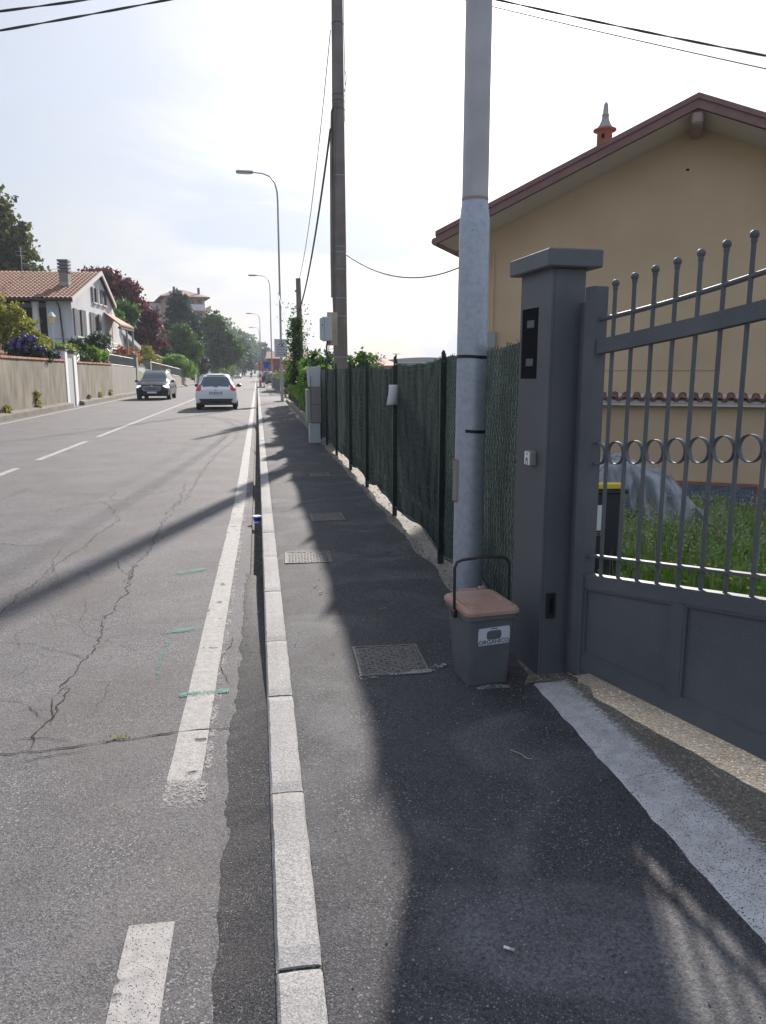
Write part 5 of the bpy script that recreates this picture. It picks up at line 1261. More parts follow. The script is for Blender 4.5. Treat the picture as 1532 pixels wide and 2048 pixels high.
while x > -17:
    for j in range(nrow):
        y0 = -.08 + (ya + .05) * j / nrow; y1 = -.08 + (ya + .05) * (j + 1.12) / nrow; vs = []
        for y, dz in ((y0, .055), (min(y1, ya + .05), .025)):
            for kx, kz in ((0, 0), (-.05, .05), (-.15, .05), (-.20, 0), (-.27, -.005)): vs.append((x + kx, y, rz_(max(0, y)) + dz + kz - (0 if y >= 0 else .0)))
        m_.add(vs, [(i, i + 1, i + 6, i + 5) for i in range(4)])
    x -= .27
m_.build('roof_tiles', 'clay_tiles' if 'clay_tiles' in MATS else 'clay_orange', rfo)
m_ = MB()
for a, b_ in ((-.08, ya), (ya, yx)):
    za, zb_ = rz_(a), rz_(b_); m_.add([(.02, a, za + .09), (.02, b_, zb_ + .09), (.02, b_, zb_ - .18), (.02, a, za - .18), (-.06, a, za + .09), (-.06, b_, zb_ + .09), (-.06, b_, zb_ - .18), (-.06, a, za - .18)], [(0, 3, 2, 1), (4, 5, 6, 7), (0, 1, 5, 4), (3, 7, 6, 2)])
m_.build('bargeboard', 'soffit_cream', rfo)
m_ = MB(); m_.tube([(.0, -.10, EZ - .05), (-17, -.10, EZ - .05)], .07, 8); m_.tube([(-.95, -.08, EZ - .1), (-.95, .40, EZ - .5), (-.85, .48, 3.0)], .05, 6); m_.build('gutter', 'shade_wood', vl)
m_ = MB(); m_.box(-16, -2.0, 2.4, 2.55, 3.0, 5.6); m_.build('loggia_shade', 'shade_wood', vl)  # dark sheet before the back wall, painting in the loggia's shade
m_ = MB(); m_.lathe([(.26, base), (.26, 3.0), (.22, 3.2), (.19, 5.6), (.24, 5.8)], c=(-2.45, .6, 0), n=14); m_.build('column', 'white_plaster', vl)
# villa terrace balustrade
m_ = MB()
for z in (3.18, 3.55): m_.tube([(-6, -.5, z), (.6, -.5, z), (.9, 6, z - .05)], .025, 5)
for i in range(8): x = -6 + i * .95; m_.tube([(x, -.5, 2.8), (x, -.5, 3.55)], .02, 5)
m_.build('terrace_rail', 'grey_rail', vl)
m_ = MB(); m_.box(-7, .0, -.4, .5, 1.6, 2.95); m_.box(-.7, .35, .5, 8.5, 1.4, 2.65); m_.build('terrace', 'white_plaster', vl)
def shutters(y0, y1, z0, z1, n, parent):
    wd = (y1 - y0) / n
    for i in range(n):
        a = y0 + wd * i; wn_ = MB(); wn_.box(gx - .02, gx + .012, a + wd * .26, a + wd * .74, z0, z1); wo = wn_.build('window', 'sign_white' if i % 2 else 'dark_glass', parent)
        wn_ = MB(); wn_.box(gx, gx + .12, a + wd * .15, a + wd * .85, z0 - .14, z0 - .06); wn_.build('sill', 'white_plaster', wo)
        for q in (.0, .74):
            s_ = MB(); s_.box(gx + .014, gx + .07, a + wd * q + .02, a + wd * (q + .26) - .02, z0 - .04, z1 + .03)
            for k_ in range(12): zz = z0 + (z1 - z0) * (k_ + .5) / 12; s_.box(gx + .07, gx + .082, a + wd * q + .06, a + wd * (q + .26) - .06, zz, zz + .03)
            s_.build('shutter', 'shutter', wo)
shutters(.8, 6.6, 3.85, 5.45, 3, vl); shutters(4.9, 8.3, 6.25, 7.15, 3, vl)
m_ = MB(); m_.box(-5.2, -4.55, 4.4, 5.05, 6.6, 7.25); m_.build('chimney_base', 'wall_footing', vl)
cvx, cvy = -1.35, 3.1
m_ = MB(); zc0 = rz_(cvy); m_.box(cvx - .28, cvx + .28, cvy - .28, cvy + .28, zc0 - .2, zc0 + .80); cho = m_.build('chimney', 'wall_light', vl)
m_ = MB(); m_.box(cvx - .30, cvx + .30, cvy - .30, cvy + .30, zc0 - .2, zc0 + .22); m_.build('flashing', 'grey_box', cho)
m_ = MB()
for i in range(4): z = zc0 + .82 + i * .21; m_.box(cvx - .33, cvx + .33, cvy - .33, cvy + .33, z, z + .13)
m_.box(cvx - .22, cvx + .22, cvy - .22, cvy + .22, zc0 + .80, zc0 + 1.5); m_.build('cowl', 'bin_grey', cho)
an = MB(); an.tube([(-4.6, 4.8, 7.3), (-4.6, 4.8, 9.6)], .025, 5)
for z, l_ in ((9.35, .35), (9.1, .25), (8.55, .0)): an.tube([(-4.6 - l_, 4.8, z), (-4.6 + l_ + .02, 4.8, z)], .015, 4)
an.tube([(-4.6, 4.8, 8.62), (-3.4, 4.8, 8.45)], .018, 4); an.tube([(-4.6, 4.8, 8.0), (-1.5, 3.4, 8.15)], .015, 4); an.build('aerial', 'lamp_metal', vl)
# porch with its own little roof on the road side
m_ = MB()
m_.add([(gx, 7.6, 5.75), (gx, 10.4, 5.65), (1.0, 10.8, 4.85), (.95, 6.9, 4.90), (gx, 7.6, 5.65), (gx, 10.4, 5.55), (1.0, 10.8, 4.73), (.95, 6.9, 4.78)], [(0, 3, 2, 1), (4, 5, 6, 7), (3, 7, 6, 2), (0, 4, 7, 3), (1, 2, 6, 5)])
po_ = m_.build('porch_roof', 'clay_tiles', vl)
m_ = MB(); m_.box(.80, .98, 6.95, 10.8, 4.56, 4.70); m_.build('beam', 'shade_wood', po_)
for y in (8.9, 10.6): m_ = MB(); m_.box(.82, .94, y, y + .12, 2.4, 4.56); m_.build('porch_post', 'grey_rail', po_)
m_ = MB(); m_.box(gx - .02, gx + .01, 7.6, 8.5, 2.7, 4.6); m_.build('door', 'grey_wall', vl)
m_ = MB(); m_.add([(gx + .02, 9.5, base), (gx + .02, 12.9, base), (gx + .02, 12.4, 4.3), (gx + .02, 9.5, 6.35), (gx - .3, 9.5, base), (gx - .3, 12.9, base), (gx - .3, 12.4, 4.3), (gx - .3, 9.5, 6.35)], [(0, 1, 2, 3), (7, 6, 5, 4), (1, 5, 6, 2), (3, 2, 6, 7)]); m_.build('buttress_wall', 'white_plaster', vl)
sfk = thing('stair_parapet', 'pale sloping stair parapet going down beside the villa', 'parapet', tuple(P(255, 676, 64)))
m_ = MB(); a0, a1 = P(235, 655, 62), P(274, 692, 66)
m_.add([a0, a1, a1 + Vector((.3, 0, 0)), a0 + Vector((.3, 0, 0)), a0 - Vector((0, 0, .35)), a1 - Vector((0, 0, .35)), a1 + Vector((.3, 0, -.35)), a0 + Vector((.3, 0, -.35))], [(0, 1, 2, 3), (0, 4, 5, 1), (3, 2, 6, 7), (7, 6, 5, 4), (0, 3, 7, 4), (1, 5, 6, 2)])
m_.build('parapet', 'white_plaster', sfk, world=True)
m_ = MB(); m_.add([a0 - Vector((0, -.03, .36)), a1 - Vector((0, -.03, .36)), a1 - Vector((0, -.03, 2.6)), a0 - Vector((0, -.03, 3.6))], [(0, 1, 2, 3)]); m_.build('stair_wall', 'wall_light', sfk, world=True)

# garden lantern
gl_ = thing('garden_lantern', 'yellow glazed lantern on a thin white post in the villa garden', 'garden lamp', (-8.72, 36, 1.9))
m_ = MB(); m_.tube([(0, 0, 0), (0, 0, 1.75)], .03, 8); m_.build('post', 'pale_rail', gl_)
m_ = MB(); m_.lathe([(.09, 1.75), (.15, 2.02), (.15, 2.03)], n=6, smooth=False); m_.build('glass', 'lantern_glass', gl_)
m_ = MB(); m_.lathe([(.19, 2.03), (.07, 2.20), (.03, 2.22), (.02, 2.30)], n=6, smooth=False); m_.build('hood', 'pale_rail', gl_)

# garden plants
shrub('oleander_bush', 'large yellow green bush in front of the dark loggia, at the frame edge', (-11.2, 38, 2.0), [((-1.0, 0, 1.5), 1.3, 1.35), ((.3, .2, 1.3), 1.05, 1.05), ((-.2, 0, 2.0), 1.0, .9), ((-2.2, 0, 1.6), 1.2, 1.2), ((1.0, .1, .9), .75, .7)], 'leaf_yellow', 420, 22, .11, .22)
shrub('hydrangea', 'purple and blue hydrangea spilling over the near garden wall', (-9.0, 33.6, 2.0), [((-.5, 0, .45), .55, .42), ((.0, 0, .38), .45, .36), ((.35, .3, .25), .38, .3), ((-.2, .1, .75), .42, .30)], 'leaf_dark', 150, 16, .1, .14, flowers=[('flower_purple', 62, .085), ('flower_blue', 36, .09)])
shrub('hydrangea', 'small mauve hydrangea head against the tall white pillar', (-8.75, 35.8, 2.0), [((0, 0, .22), .28, .22)], 'leaf_dark', 30, 12, .08, .12, flowers=[('flower_purple', 16, .075)])
shrub('dry_hedge', 'low reddish dry hedge behind the brick coping at the frame edge', (-9.1, 28.4, 1.95), [((0, 0, .15), .3, .22), ((0, 1.2, .18), .35, .22), ((0, -1.2, .15), .35, .2)], 'leaf_rust', 50, 12, .06, .12)
shrub('yellow_shrub', 'yellow flowering shrub on the villa terrace edge', (-10.4, 44, 2.2), [((-.6, 0, .7), .55, .45), ((.4, .2, .5), .5, .4), ((-1.6, 0, .8), .6, .45)], 'leaf_yellow', 120, 16, .09, .18)
shrub('yellow_shrub', 'greener low shrub right behind the numbered pillar', (-9.2, 40.5, 2.1), [((0, 0, .45), .4, .4), ((-.6, .4, .5), .45, .4)], 'leaf_bright', 70, 14, .08, .16)
tree('topiary_tree', 'small round clipped tree in front of the villa shutters', (-9.45, 50, 2.0), [((0, 0, 1.35), .72, .60), ((-.35, 0, 1.3), .5, .45)], 'leaf_dark', 150, 20, .08, .16, trunk_h=1.0, tr=.07)
shrub('tall_grass_clump', 'bright green upright grassy clump under the shutters', (-9.2, 46.5, 1.95), [((0, 0, .45), .35, .5), ((-.5, .2, .5), .35, .55), ((.2, .8, .4), .35, .45)], 'leaf_bright', 90, 16, .16, .12, elong=2.4)
shrub('dwarf_palm', 'dark spiky dwarf palm by the villa wall corner', (-10.1, 46.5, 2.1), [((0, 0, .8), .45, .4), ((0, 0, .35), .4, .35)], 'leaf_dark', 50, 14, .22, .12, elong=2.6)
shrub('dark_shrub', 'dark low shrub between grass clump and numbered pillar', (-9.5, 43.5, 2.0), [((0, 0, .45), .5, .45), ((.2, .8, .3), .4, .35)], 'leaf_dark', 70, 16, .09, .16)
shrub('rose_shrub', 'pink specked rose shrub at the villa steps', (-9.3, 53.5, 1.9), [((0, 0, .5), .5, .5), ((.1, 1.0, .5), .45, .5)], 'leaf_olive', 70, 14, .09, .2, flowers=[('flower_pink', 14, .05)])
shrub('autumn_shrub', 'orange leaved shrub over the railed wall', (-9.6, 60, 1.9), [((0, 0, .95), .7, .7), ((.2, 1.6, .9), .6, .6)], 'leaf_rust', 90, 16, .11, .22)
shrub('autumn_shrub', 'yellow orange shrub on the bank below the red beech', (-10.4, 70, 2.0), [((-.6, 0, 1.4), 1.1, .9), ((.7, .4, 1.0), 1.0, .8), ((1.4, 1, .5), .7, .6)], 'leaf_yellow', 150, 16, .14, .3)
shrub('autumn_shrub', 'rusty orange crown touching the beech on the bank', (-11.2, 66, 2.2), [((0, 0, 1.3), .9, .75)], 'leaf_rust', 90, 14, .13, .26)
tree('palm_tree', 'fan palm with drooping fronds before the red beech', (-11.9, 75, 2.5), [((0, 0, 4.3), .9, .55)], 'leaf_mid', 60, 18, .5, .35, trunk_h=4.1, tr=.16, elong=2.6)
tree('wisteria_tree', 'light green leafy tree just right of the villa roof edge', (-12.3, 69, 2.6), [((-.5, 0, 4.2), 1.2, 1.5), ((.4, 0, 3.3), 1.1, 1.1), ((-.2, 0, 5.3), .7, .8)], 'leaf_mid', 170, 16, .17, .3, tr=.14)
tree('copper_beech', 'big dark red beech behind the villa', (-14.3, 82, 3.0), [((-.5, 0, 5.8), 2.9, 2.8), ((1.9, 0, 4.0), 2.4, 2.6), ((-.3, .5, 7.7), 1.5, 1.0), ((3.2, -.3, 2.2), 1.7, 2.0), ((-2.6, 0, 5.9), 1.8, 2.0), ((1.4, 0, 6.5), 1.4, 1.2)], 'leaf_red', 560, 26, .30, .55, tr=.4, hollow=.45)
tree('holm_oak', 'tall dark oak cut off by the frame edge above the villa', (-22.6, 76, 5.5), [((-1.5, 0, 7.5), 4.2, 3.6), ((.8, 0, 5.2), 3.0, 2.6), ((-.5, 0, 10.4), 2.2, 2.2), ((1.9, 0, 2.6), 1.9, 1.9), ((-4, 0, 8), 3.4, 4), ((1.0, -.5, 8.0), 1.8, 1.8)], 'leaf_olive', 780, 26, .28, .55, tr=.45, hollow=.4,
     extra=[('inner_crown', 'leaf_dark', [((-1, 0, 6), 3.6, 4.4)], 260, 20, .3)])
# hill building
hb = thing('apartment_house', 'peach and grey apartment house with wide eaves and balconies on the hill', 'building', (-14.2, 152, 5.6), R(12))
m_ = MB(); m_.box(-2.4, 4.9, 0, 12, -5.5, 9.9); m_.build('wall', 'peach_wall', hb)
m_ = MB(); m_.add([(-3.3, -1, 9.9), (5.8, -1, 9.9), (5.8, 13, 9.9), (-3.3, 13, 9.9), (.2, 5, 11.7), (2.4, 7, 11.7), (-3.3, -1, 9.7), (5.8, -1, 9.7), (5.8, 13, 9.7)], [(0, 1, 5, 4), (1, 2, 5), (2, 3, 4, 5), (3, 0, 4), (6, 7, 1, 0), (7, 8, 2, 1), (6, 0, 3)]); rfo = m_.build('roof', 'clay_dark', hb)
for x, y in ((-.6, 2), (4.1, 3)): m_ = MB(); m_.box(x, x + .4, y, y + .4, 10.4, 11.9); m_.build('chimney', 'wall_footing', rfo)
for z in (2.2, 5.0, 7.4):
    m_ = MB(); m_.box(4.9, 6.2, 1, 11, z, z + .15); m_.box(6.1, 6.2, 1, 11, z + .15, z + 1.1); m_.box(1.5, 4.8, -1.1, 0, z, z + .15); m_.box(1.5, 4.8, -1.1, -1.02, z + .15, z + 1.1); m_.build('balcony', 'white_plaster', hb)
    for y in (2, 5, 8): m_ = MB(); m_.box(4.89, 4.93, y, y + 1.2, z + .2, z + 2.1); m_.build('window', 'dark_glass', hb)
    for x in (-1.6, .2, 2.0, 3.6): m_ = MB(); m_.box(x, x + .8, -.03, .01, z + .6, z + 2.0); m_.build('window', 'dark_glass', hb)
ha = thing('white_block', 'white apartment block corner with tall windows left of the peach house', 'building', (-19.0, 158, 5.2), R(12))
m_ = MB(); m_.box(-3, 2.6, 0, 8, -5, 9.6); m_.build('wall', 'white_plaster', ha)
for x in (-1.8, -.2, 1.4): m_ = MB(); m_.box(x, x + .7, -.03, .01, 7.0, 8.8); m_.build('window', 'dark_glass', ha)
m_ = MB(); m_.box(-3.2, 2.8, -.2, 8.2, 9.6, 9.8); m_.build('roof', 'wall_footing', ha)
hc = thing('green_annex', 'low green rendered wall block below the peach house', 'building', (-15.6, 140, 4.6)); m_ = MB(); m_.box(-2.2, 2.0, 0, 4, -5, 5.6); m_.build('wall', 'green_wall', hc)
m_ = MB(); m_.box(-2.4, 2.2, -.2, 4.2, 5.6, 5.8); m_.build('roof', 'grey_wall', hc)
m_ = MB(); m_.box(-.5, .5, -.03, .01, 3.4, 4.5); m_.build('window', 'dark_glass', hc)
tree('dark_conifer', 'bluish dark conifer standing before the peach house', (-10.9, 118, 2.0), [((0, 0, 8.8), 1.8, 2.0), ((.3, 0, 6.4), 2.6, 2.2), ((.5, 0, 4.2), 2.6, 2.2), ((-.1, 0, 10.3), .75, .9), ((2.0, 0, 3.6), 1.9, 2.4)], 'leaf_blue', 520, 24, .26, .5, tr=.3)
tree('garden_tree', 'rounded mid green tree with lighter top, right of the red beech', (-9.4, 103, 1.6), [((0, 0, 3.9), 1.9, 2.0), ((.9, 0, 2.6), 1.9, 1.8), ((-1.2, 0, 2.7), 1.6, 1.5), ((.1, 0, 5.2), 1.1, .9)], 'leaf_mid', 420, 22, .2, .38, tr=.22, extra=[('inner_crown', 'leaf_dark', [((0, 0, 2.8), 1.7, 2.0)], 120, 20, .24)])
tree('garden_tree', 'low dark tree with spreading layers at the bank railing', (-11.0, 92, 2.2), [((0, 0, 2.0), 1.4, 1.1), ((.8, 0, 1.3), 1.2, .7), ((-.9, 0, 2.6), 1.3, 1.0)], 'leaf_dark', 240, 20, .17, .3, tr=.16)
tree('garden_tree', 'dense dark tree filling the slope between beech and conifer', (-13.4, 108, 2.0), [((0, 0, 2.6), 2.0, 1.9), ((1.6, 0, 1.9), 1.8, 1.5), ((-1.4, 0, 3.4), 1.4, 1.3)], 'leaf_dark', 360, 22, .22, .42, tr=.2)
tree('garden_tree', 'dark tree behind the black car, below the conifer', (-8.9, 112, .8), [((0, 0, 2.6), 1.7, 2.0), ((1.0, 0, 1.8), 1.4, 1.4)], 'leaf_blue', 260, 20, .2, .38, tr=.2)
shrub('clipped_hedge', 'big bright green rounded hedge overhanging the rubble wall', (-8.5, 88, .9), [((-.9, 0, 1.7), 1.0, .95), ((-.1, 0, 1.75), 1.1, .95), ((.5, 1.5, 1.3), 1.1, .95), ((.9, 3, .9), 1.0, .85), ((-1.6, 0, 1.3), .8, .9)], 'leaf_bright', 520, 24, .1, .22, cat='hedge')
shrub('pink_oleander', 'pink flowering oleander next to the steep side road', (-8.5, 118, 1.2), [((0, 0, 1.7), 1.0, 1.3), ((.5, 0, 1.1), .8, .9)], 'leaf_olive', 110, 16, .14, .3, flowers=[('flower_pink', 190, .11)])
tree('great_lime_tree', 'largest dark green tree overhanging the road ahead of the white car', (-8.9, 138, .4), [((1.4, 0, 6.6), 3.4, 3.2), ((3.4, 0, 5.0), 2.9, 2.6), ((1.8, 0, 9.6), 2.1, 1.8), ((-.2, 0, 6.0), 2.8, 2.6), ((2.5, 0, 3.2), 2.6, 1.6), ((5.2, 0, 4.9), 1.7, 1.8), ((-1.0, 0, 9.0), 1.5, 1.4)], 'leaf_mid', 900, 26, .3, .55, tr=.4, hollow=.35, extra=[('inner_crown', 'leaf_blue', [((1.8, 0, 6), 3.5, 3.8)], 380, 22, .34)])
shrub('box_hedge', 'square yellow green hedge under the largest tree', (-7.2, 168, .3), [((-1.2, 0, 2.2), 1.2, 1.5), ((.8, 0, 2.0), 1.2, 1.4), ((2.0, 2, 1.7), 1.0, 1.2)], 'leaf_bright', 170, 18, .16, .35, cat='hedge')
# far wooded slope: every tree its own, two kinds copied
rr = random.Random(21)
ft = tree('far_tree', 'hazy far tree, first on the left over the distant wall', (-6.5, 205, 1), [((0, 0, 5.5), 3.0, 3.4), ((1.6, 0, 4.0), 2.4, 2.4), ((-1.4, 0, 3.6), 2.3, 2.3)], 'leaf_mid', 260, 18, .36, .7, tr=.3, group='hazy trees closing the end of the road')
ft2 = tree('far_tree', 'darker bluish far tree just behind the zebra crossing sign', (-4.2, 232, 1), [((0, 0, 6.0), 2.6, 4.2), ((1.2, 0, 3.6), 2.4, 2.6)], 'leaf_blue', 240, 18, .38, .7, tr=.3, group='hazy trees closing the end of the road')
spots = [(-9.5, 215, 1.15), (-7.5, 240, 1.15), (-11.5, 235, 1.45), (-5.5, 262, 1.2), (-8.5, 280, 1.5), (-12.5, 275, 1.75), (-4.6, 300, 1.2), (-2.2, 325, 1.25), (1.0, 330, 1.1), (3.6, 310, 1.05), (6.2, 290, .95), (-1, 380, 1.7), (3, 400, 1.5), (-5, 360, 1.9), (-9, 350, 2.1), (8.5, 280, .9), (5.5, 240, .7), (-14, 300, 2.2), (11, 260, .75), (9, 200, .6), (6.6, 175, .55)]
lbl = ['rising behind the largest tree', 'left of the zebra sign', 'higher up left behind the first', 'right of the zebra sign', 'tall one above the zebra sign', 'highest on the wooded slope', 'behind the third lamp', 'at the vanishing end of the road', 'just right of the lamp row', 'over the P sign', 'above the red building', 'faintest at the road end', 'faint one right of the lamp row', 'pale one behind the lamps', 'pale tall one on the ridge', 'right of the red building roof', 'close over the red building', 'ridge tree half hidden by the largest tree', 'between notice board and ivy post', 'dark one behind the notice board', 'lowest one beside the red building']
for i, ((x, y, s_), lb) in enumerate(zip(spots, lbl)):
    src = ft if i % 3 else ft2
    dup(src, (x, y, .5 + max(0, s_ - 1) * 1.5), rr.uniform(0, 6.28), ('bluish far tree, ' if src is ft2 else 'hazy far tree, ') + lb, scale=(s_, s_, s_))
# zebra crossing sign
zs = thing('crossing_sign', 'blue square pedestrian crossing sign high on a thin pole on the left', 'sign', (-2.45 - 2.2, 150, 0))
m_ = MB(); m_.tube([(-.0, .05, 0), (-.0, .05, 5.6), (.5, .05, 5.9), (2.2, .05, 5.9)], .06, 6); m_.build('pole', 'grey_rail', zs)
Mz = Matrix.Translation((2.2, 0, 4.8)) @ Matrix.Rotation(R(45), 4, 'Y')
m_ = MB(); m_.box(-.62, .62, 0, .04, -.62, .62, M=Mz); pz_ = m_.build('panel', 'sign_blue', zs)
m_ = MB(); m_.add([(2.2 - .42, -.01, 4.45), (2.2 + .42, -.01, 4.45), (2.2, -.01, 5.2)], [(0, 1, 2)]); tri = m_.build('triangle', 'sign_white', pz_)
m_ = MB(); m_.add([(2.16, -.02, 4.78), (2.25, -.02, 4.78), (2.22, -.02, 5.05), (2.17, -.02, 5.05)], [(0, 1, 2, 3)]); m_.add([(2.05, -.02, 4.5), (2.12, -.02, 4.5), (2.24, -.02, 4.8), (2.16, -.02, 4.8)], [(0, 1, 2, 3)]); m_.add([(2.27, -.02, 4.5), (2.34, -.02, 4.5), (2.25, -.02, 4.8), (2.18, -.02, 4.8)], [(0, 1, 2, 3)]); m_.build('walking_figure', 'ink', tri)

# ================================================================ CARS
def spl(xs_, ys_, x):   # smooth interpolation through stations
    xs_ = np.array(xs_); ys_ = np.array(ys_); m = np.gradient(ys_, xs_); i = np.clip(np.searchsorted(xs_, x) - 1, 0, len(xs_) - 2); h = xs_[i + 1] - xs_[i]; t = (x - xs_[i]) / h
    # monotone-limited tangents
    d = np.diff(ys_) / np.diff(xs_)
    def lim(k):
        if k == 0: return d[0]
        if k == len(xs_) - 1: return d[-1]
        return 0 if d[k - 1] * d[k] <= 0 else 2 * d[k - 1] * d[k] / (d[k - 1] + d[k])
    m0, m1 = lim(i), lim(i + 1); t2, t3 = t * t, t * t * t
    return float((2 * t3 - 3 * t2 + 1) * ys_[i] + (t3 - 2 * t2 + t) * h * m0 + (-2 * t3 + 3 * t2) * ys_[i + 1] + (t3 - t2) * h * m1)
def car(name, label, loc, rz, st, paint_, wheels, wr, cls, w=.2, group=None):
    """st: stations (y, z0, zmid, zbelt, ztop, wmid, wbelt, wtop); cls(y,u,x,z,nx)->part name; +y is the nose"""
    t = thing(name, label, 'car', loc, rz, group); Y = [s[0] for s in st]; NY = 110; NU = 44
    ys_ = np.linspace(Y[0], Y[-1], NY); grid = []
    for y in ys_:
        z0, zm_, zb_, zt_, wm, wb, wt = [spl(Y, [s[k_] for s in st], y) for k_ in range(1, 8)]
        ctl = [(wm * .80, z0), (wm * .97, z0 + .06), (wm, zm_), (wb, zb_), (wb * .35 + wt * .65, zb_ + (zt_ - zb_) * .62), (wt, zt_ - (zt_ - zb_) * .07 - .01), (wt * .72, zt_), (0, zt_ + .02)]
        U = np.array([0, .07, .28, .5, .68, .8, .87, 1]); cx_ = [c[0] for c in ctl]; cz_ = [c[1] for c in ctl]
        half = [(spl(U, cx_, u), spl(U, cz_, u)) for u in np.linspace(0, 1, NU)]
        grid.append(half)
    parts = {}
    us = np.linspace(0, 1, NU)
    for i in range(NY - 1):
        for j in range(NU - 1):
            y = (ys_[i] + ys_[i + 1]) / 2; u = (us[j] + us[j + 1]) / 2
            for s_ in (1, -1):
                q = [(s_ * grid[i][j][0], ys_[i], grid[i][j][1]), (s_ * grid[i + 1][j][0], ys_[i + 1], grid[i + 1][j][1]), (s_ * grid[i + 1][j + 1][0], ys_[i + 1], grid[i + 1][j + 1][1]), (s_ * grid[i][j + 1][0], ys_[i], grid[i][j + 1][1])]
                x = sum(p_[0] for p_ in q) / 4; z = sum(p_[2] for p_ in q) / 4; nm = cls(y, u, x, z)
                if any(math.hypot(y - wy, z - wr) < wr * 1.17 for wy in wheels) and u < .5: nm = 'skip'
                if nm == 'skip': continue
                parts.setdefault(nm, []).append(q if s_ > 0 else q[::-1])
    for e, rev in ((0, False), (NY - 1, True)):   # end caps, row by row
        for j in range(NU - 1):
            a, b_ = grid[e][j], grid[e][j + 1]; q = [(-a[0], ys_[e], a[1]), (a[0], ys_[e], a[1]), (b_[0], ys_[e], b_[1]), (-b_[0], ys_[e], b_[1])]
            nm = cls(ys_[e], (us[j] + us[j + 1]) / 2, 0, (a[1] + b_[1]) / 2); nm = 'body' if nm in ('headlight', 'tail_light') else nm
            parts.setdefault(nm, []).append(q[::-1] if rev else q)
    mats_ = {'body': paint_, 'windscreen': 'car_glass', 'rear_window': 'car_glass', 'side_window': 'car_glass', 'bumper': 'black_plastic', 'headlight': 'headlamp', 'tail_light': 'red_light'}
    for nm, qs in parts.items():
        sets = {nm: qs}
        if nm in ('headlight', 'tail_light', 'side_window'): sets = {1: [q for q in qs if sum(p_[0] for p_ in q) > 0], 2: [q for q in qs if sum(p_[0] for p_ in q) <= 0]}
        for ss in sets.values():
            idx = {}; vs = []; fs = []
            for q in ss:
                f = []
                for p_ in q:
                    k_ = tuple(round(c, 4) for c in p_)
                    if k_ not in idx: idx[k_] = len(vs); vs.append(p_)
                    f.append(idx[k_])
                if len(set(f)) > 2: fs.append(list(dict.fromkeys(f)))
            m_ = MB(); m_.add(vs, fs, True); m_.build(nm, mats_[nm], t)
    ub = MB(); wmax = max(s[5] for s in st); ub.box(-wmax * .78, wmax * .78, Y[0] + .12, Y[-1] - .12, st[3][1] - .02, .55); ub.build('underbody', 'black_plastic', t)
    for wy in wheels:
        for s_ in (-1, 1):
            Mw = Matrix.Translation((s_ * (wmax - .01), wy, wr)) @ Matrix.Rotation(R(90) * s_, 4, 'Y'); m_ = MB()
            m_.lathe([(wr * .62, -w), (wr * .93, -w), (wr, -w + .03), (wr, -.03), (wr * .95, 0), (wr * .68, .0)], n=24); m_.v = [Mw @ Vector(p_) for p_ in m_.v]; wo = m_.build('wheel', 'tyre', t)
            m_ = MB(); m_.lathe([(wr * .67, -.02), (wr * .60, -.035), (wr * .15, -.01), (.001, -.005)], n=20); m_.v = [Mw @ Vector(p_) for p_ in m_.v]; m_.build('rim', 'rim', wo)
    return t
def mirror(t, m, x, y, z):
    for s_ in (-1, 1):
        q = MB(); q.sphere((0, 0, 0), 1, 10); q.v = [(s_ * (x + .12) + a * .115, y + b_ * .07, z + c * .075) for a, b_, c in q.v]; q.tube([(s_ * (x - .05), y, z - .05), (s_ * (x + .08), y, z - .02)], .025, 6); q.build('door_mirror', m, t)
# white hatchback, seen from behind
hatch = [(-1.97, .34, .62, .80, .84, .70, .66, .60), (-1.90, .26, .62, .86, .92, .82, .74, .62), (-1.80, .24, .62, .90, 1.02, .85, .79, .61), (-1.62, .22, .62, .93, 1.25, .860, .79, .54), (-1.42, .22, .62, .95, 1.42, .861, .80, .50),
         (-1.1, .22, .62, .95, 1.475, .861, .80, .51), (-.3, .22, .62, .93, 1.49, .861, .80, .53), (.35, .22, .62, .91, 1.45, .861, .80, .54), (.95, .22, .62, .91, 1.10, .86, .80, .62), (1.15, .22, .62, .89, .98, .86, .79, .66), (1.7, .24, .58, .76, .82, .83, .72, .62), (1.93, .28, .52, .66, .70, .70, .62, .5)]
def cls_h(y, u, x, z):
    ax = abs(x)
    if y < -1.42 and z > .955 and z < 1.37 and ax < (.66 - (z - .98) * .42 if z > 1.0 else .54) and u > .52: return 'rear_window'
    if y < -1.5 and ax > .60 + (z - .98) * .25 and .78 < z < 1.06: return 'tail_light'
    if y < -1.66 and ax > .575 and .78 < z < .98 + 0 and ax > .60: return 'tail_light'
    if y < -1.7 and z < .48 - max(0, ax - .45) * .8: return 'bumper'
    if -1.25 < y < .75 and .53 < u < .775: return 'side_window' if not (-.32 < y < -.24) else 'bumper'
    if .42 < y < 1.05 and u > .8 and z > .98: return 'windscreen'
    if y > 1.6 and ax > .5 and z > .62: return 'headlight'
    return 'body'
wc = car('white_hatchback', 'white hatchback driving away, seen from behind', (-1.74, 35.0, 0), R(.5), hatch, 'white_car', (-1.25, 1.25), .30, cls_h, w=.19)
mirror(wc, 'black_plastic', .80, .62, .98)
m_ = MB(); m_.box(-.26, .26, -2.005, -1.985, .66, .77); m_.build('number_plate', 'plate_white', wc)
m_ = MB(); m_.box(-.26, -.225, -2.008, -2.004, .66, .77); m_.box(.225, .26, -2.008, -2.004, .66, .77); m_.build('plate_band', 'sign_blue', wc)
m_ = MB()
for i, x in enumerate((-.18, -.13, -.06, -.01, .04, .11, .16)): m_.box(x, x + .028, -2.009, -2.004, .685, .745)
m_.build('plate_lettering', 'ink', wc)
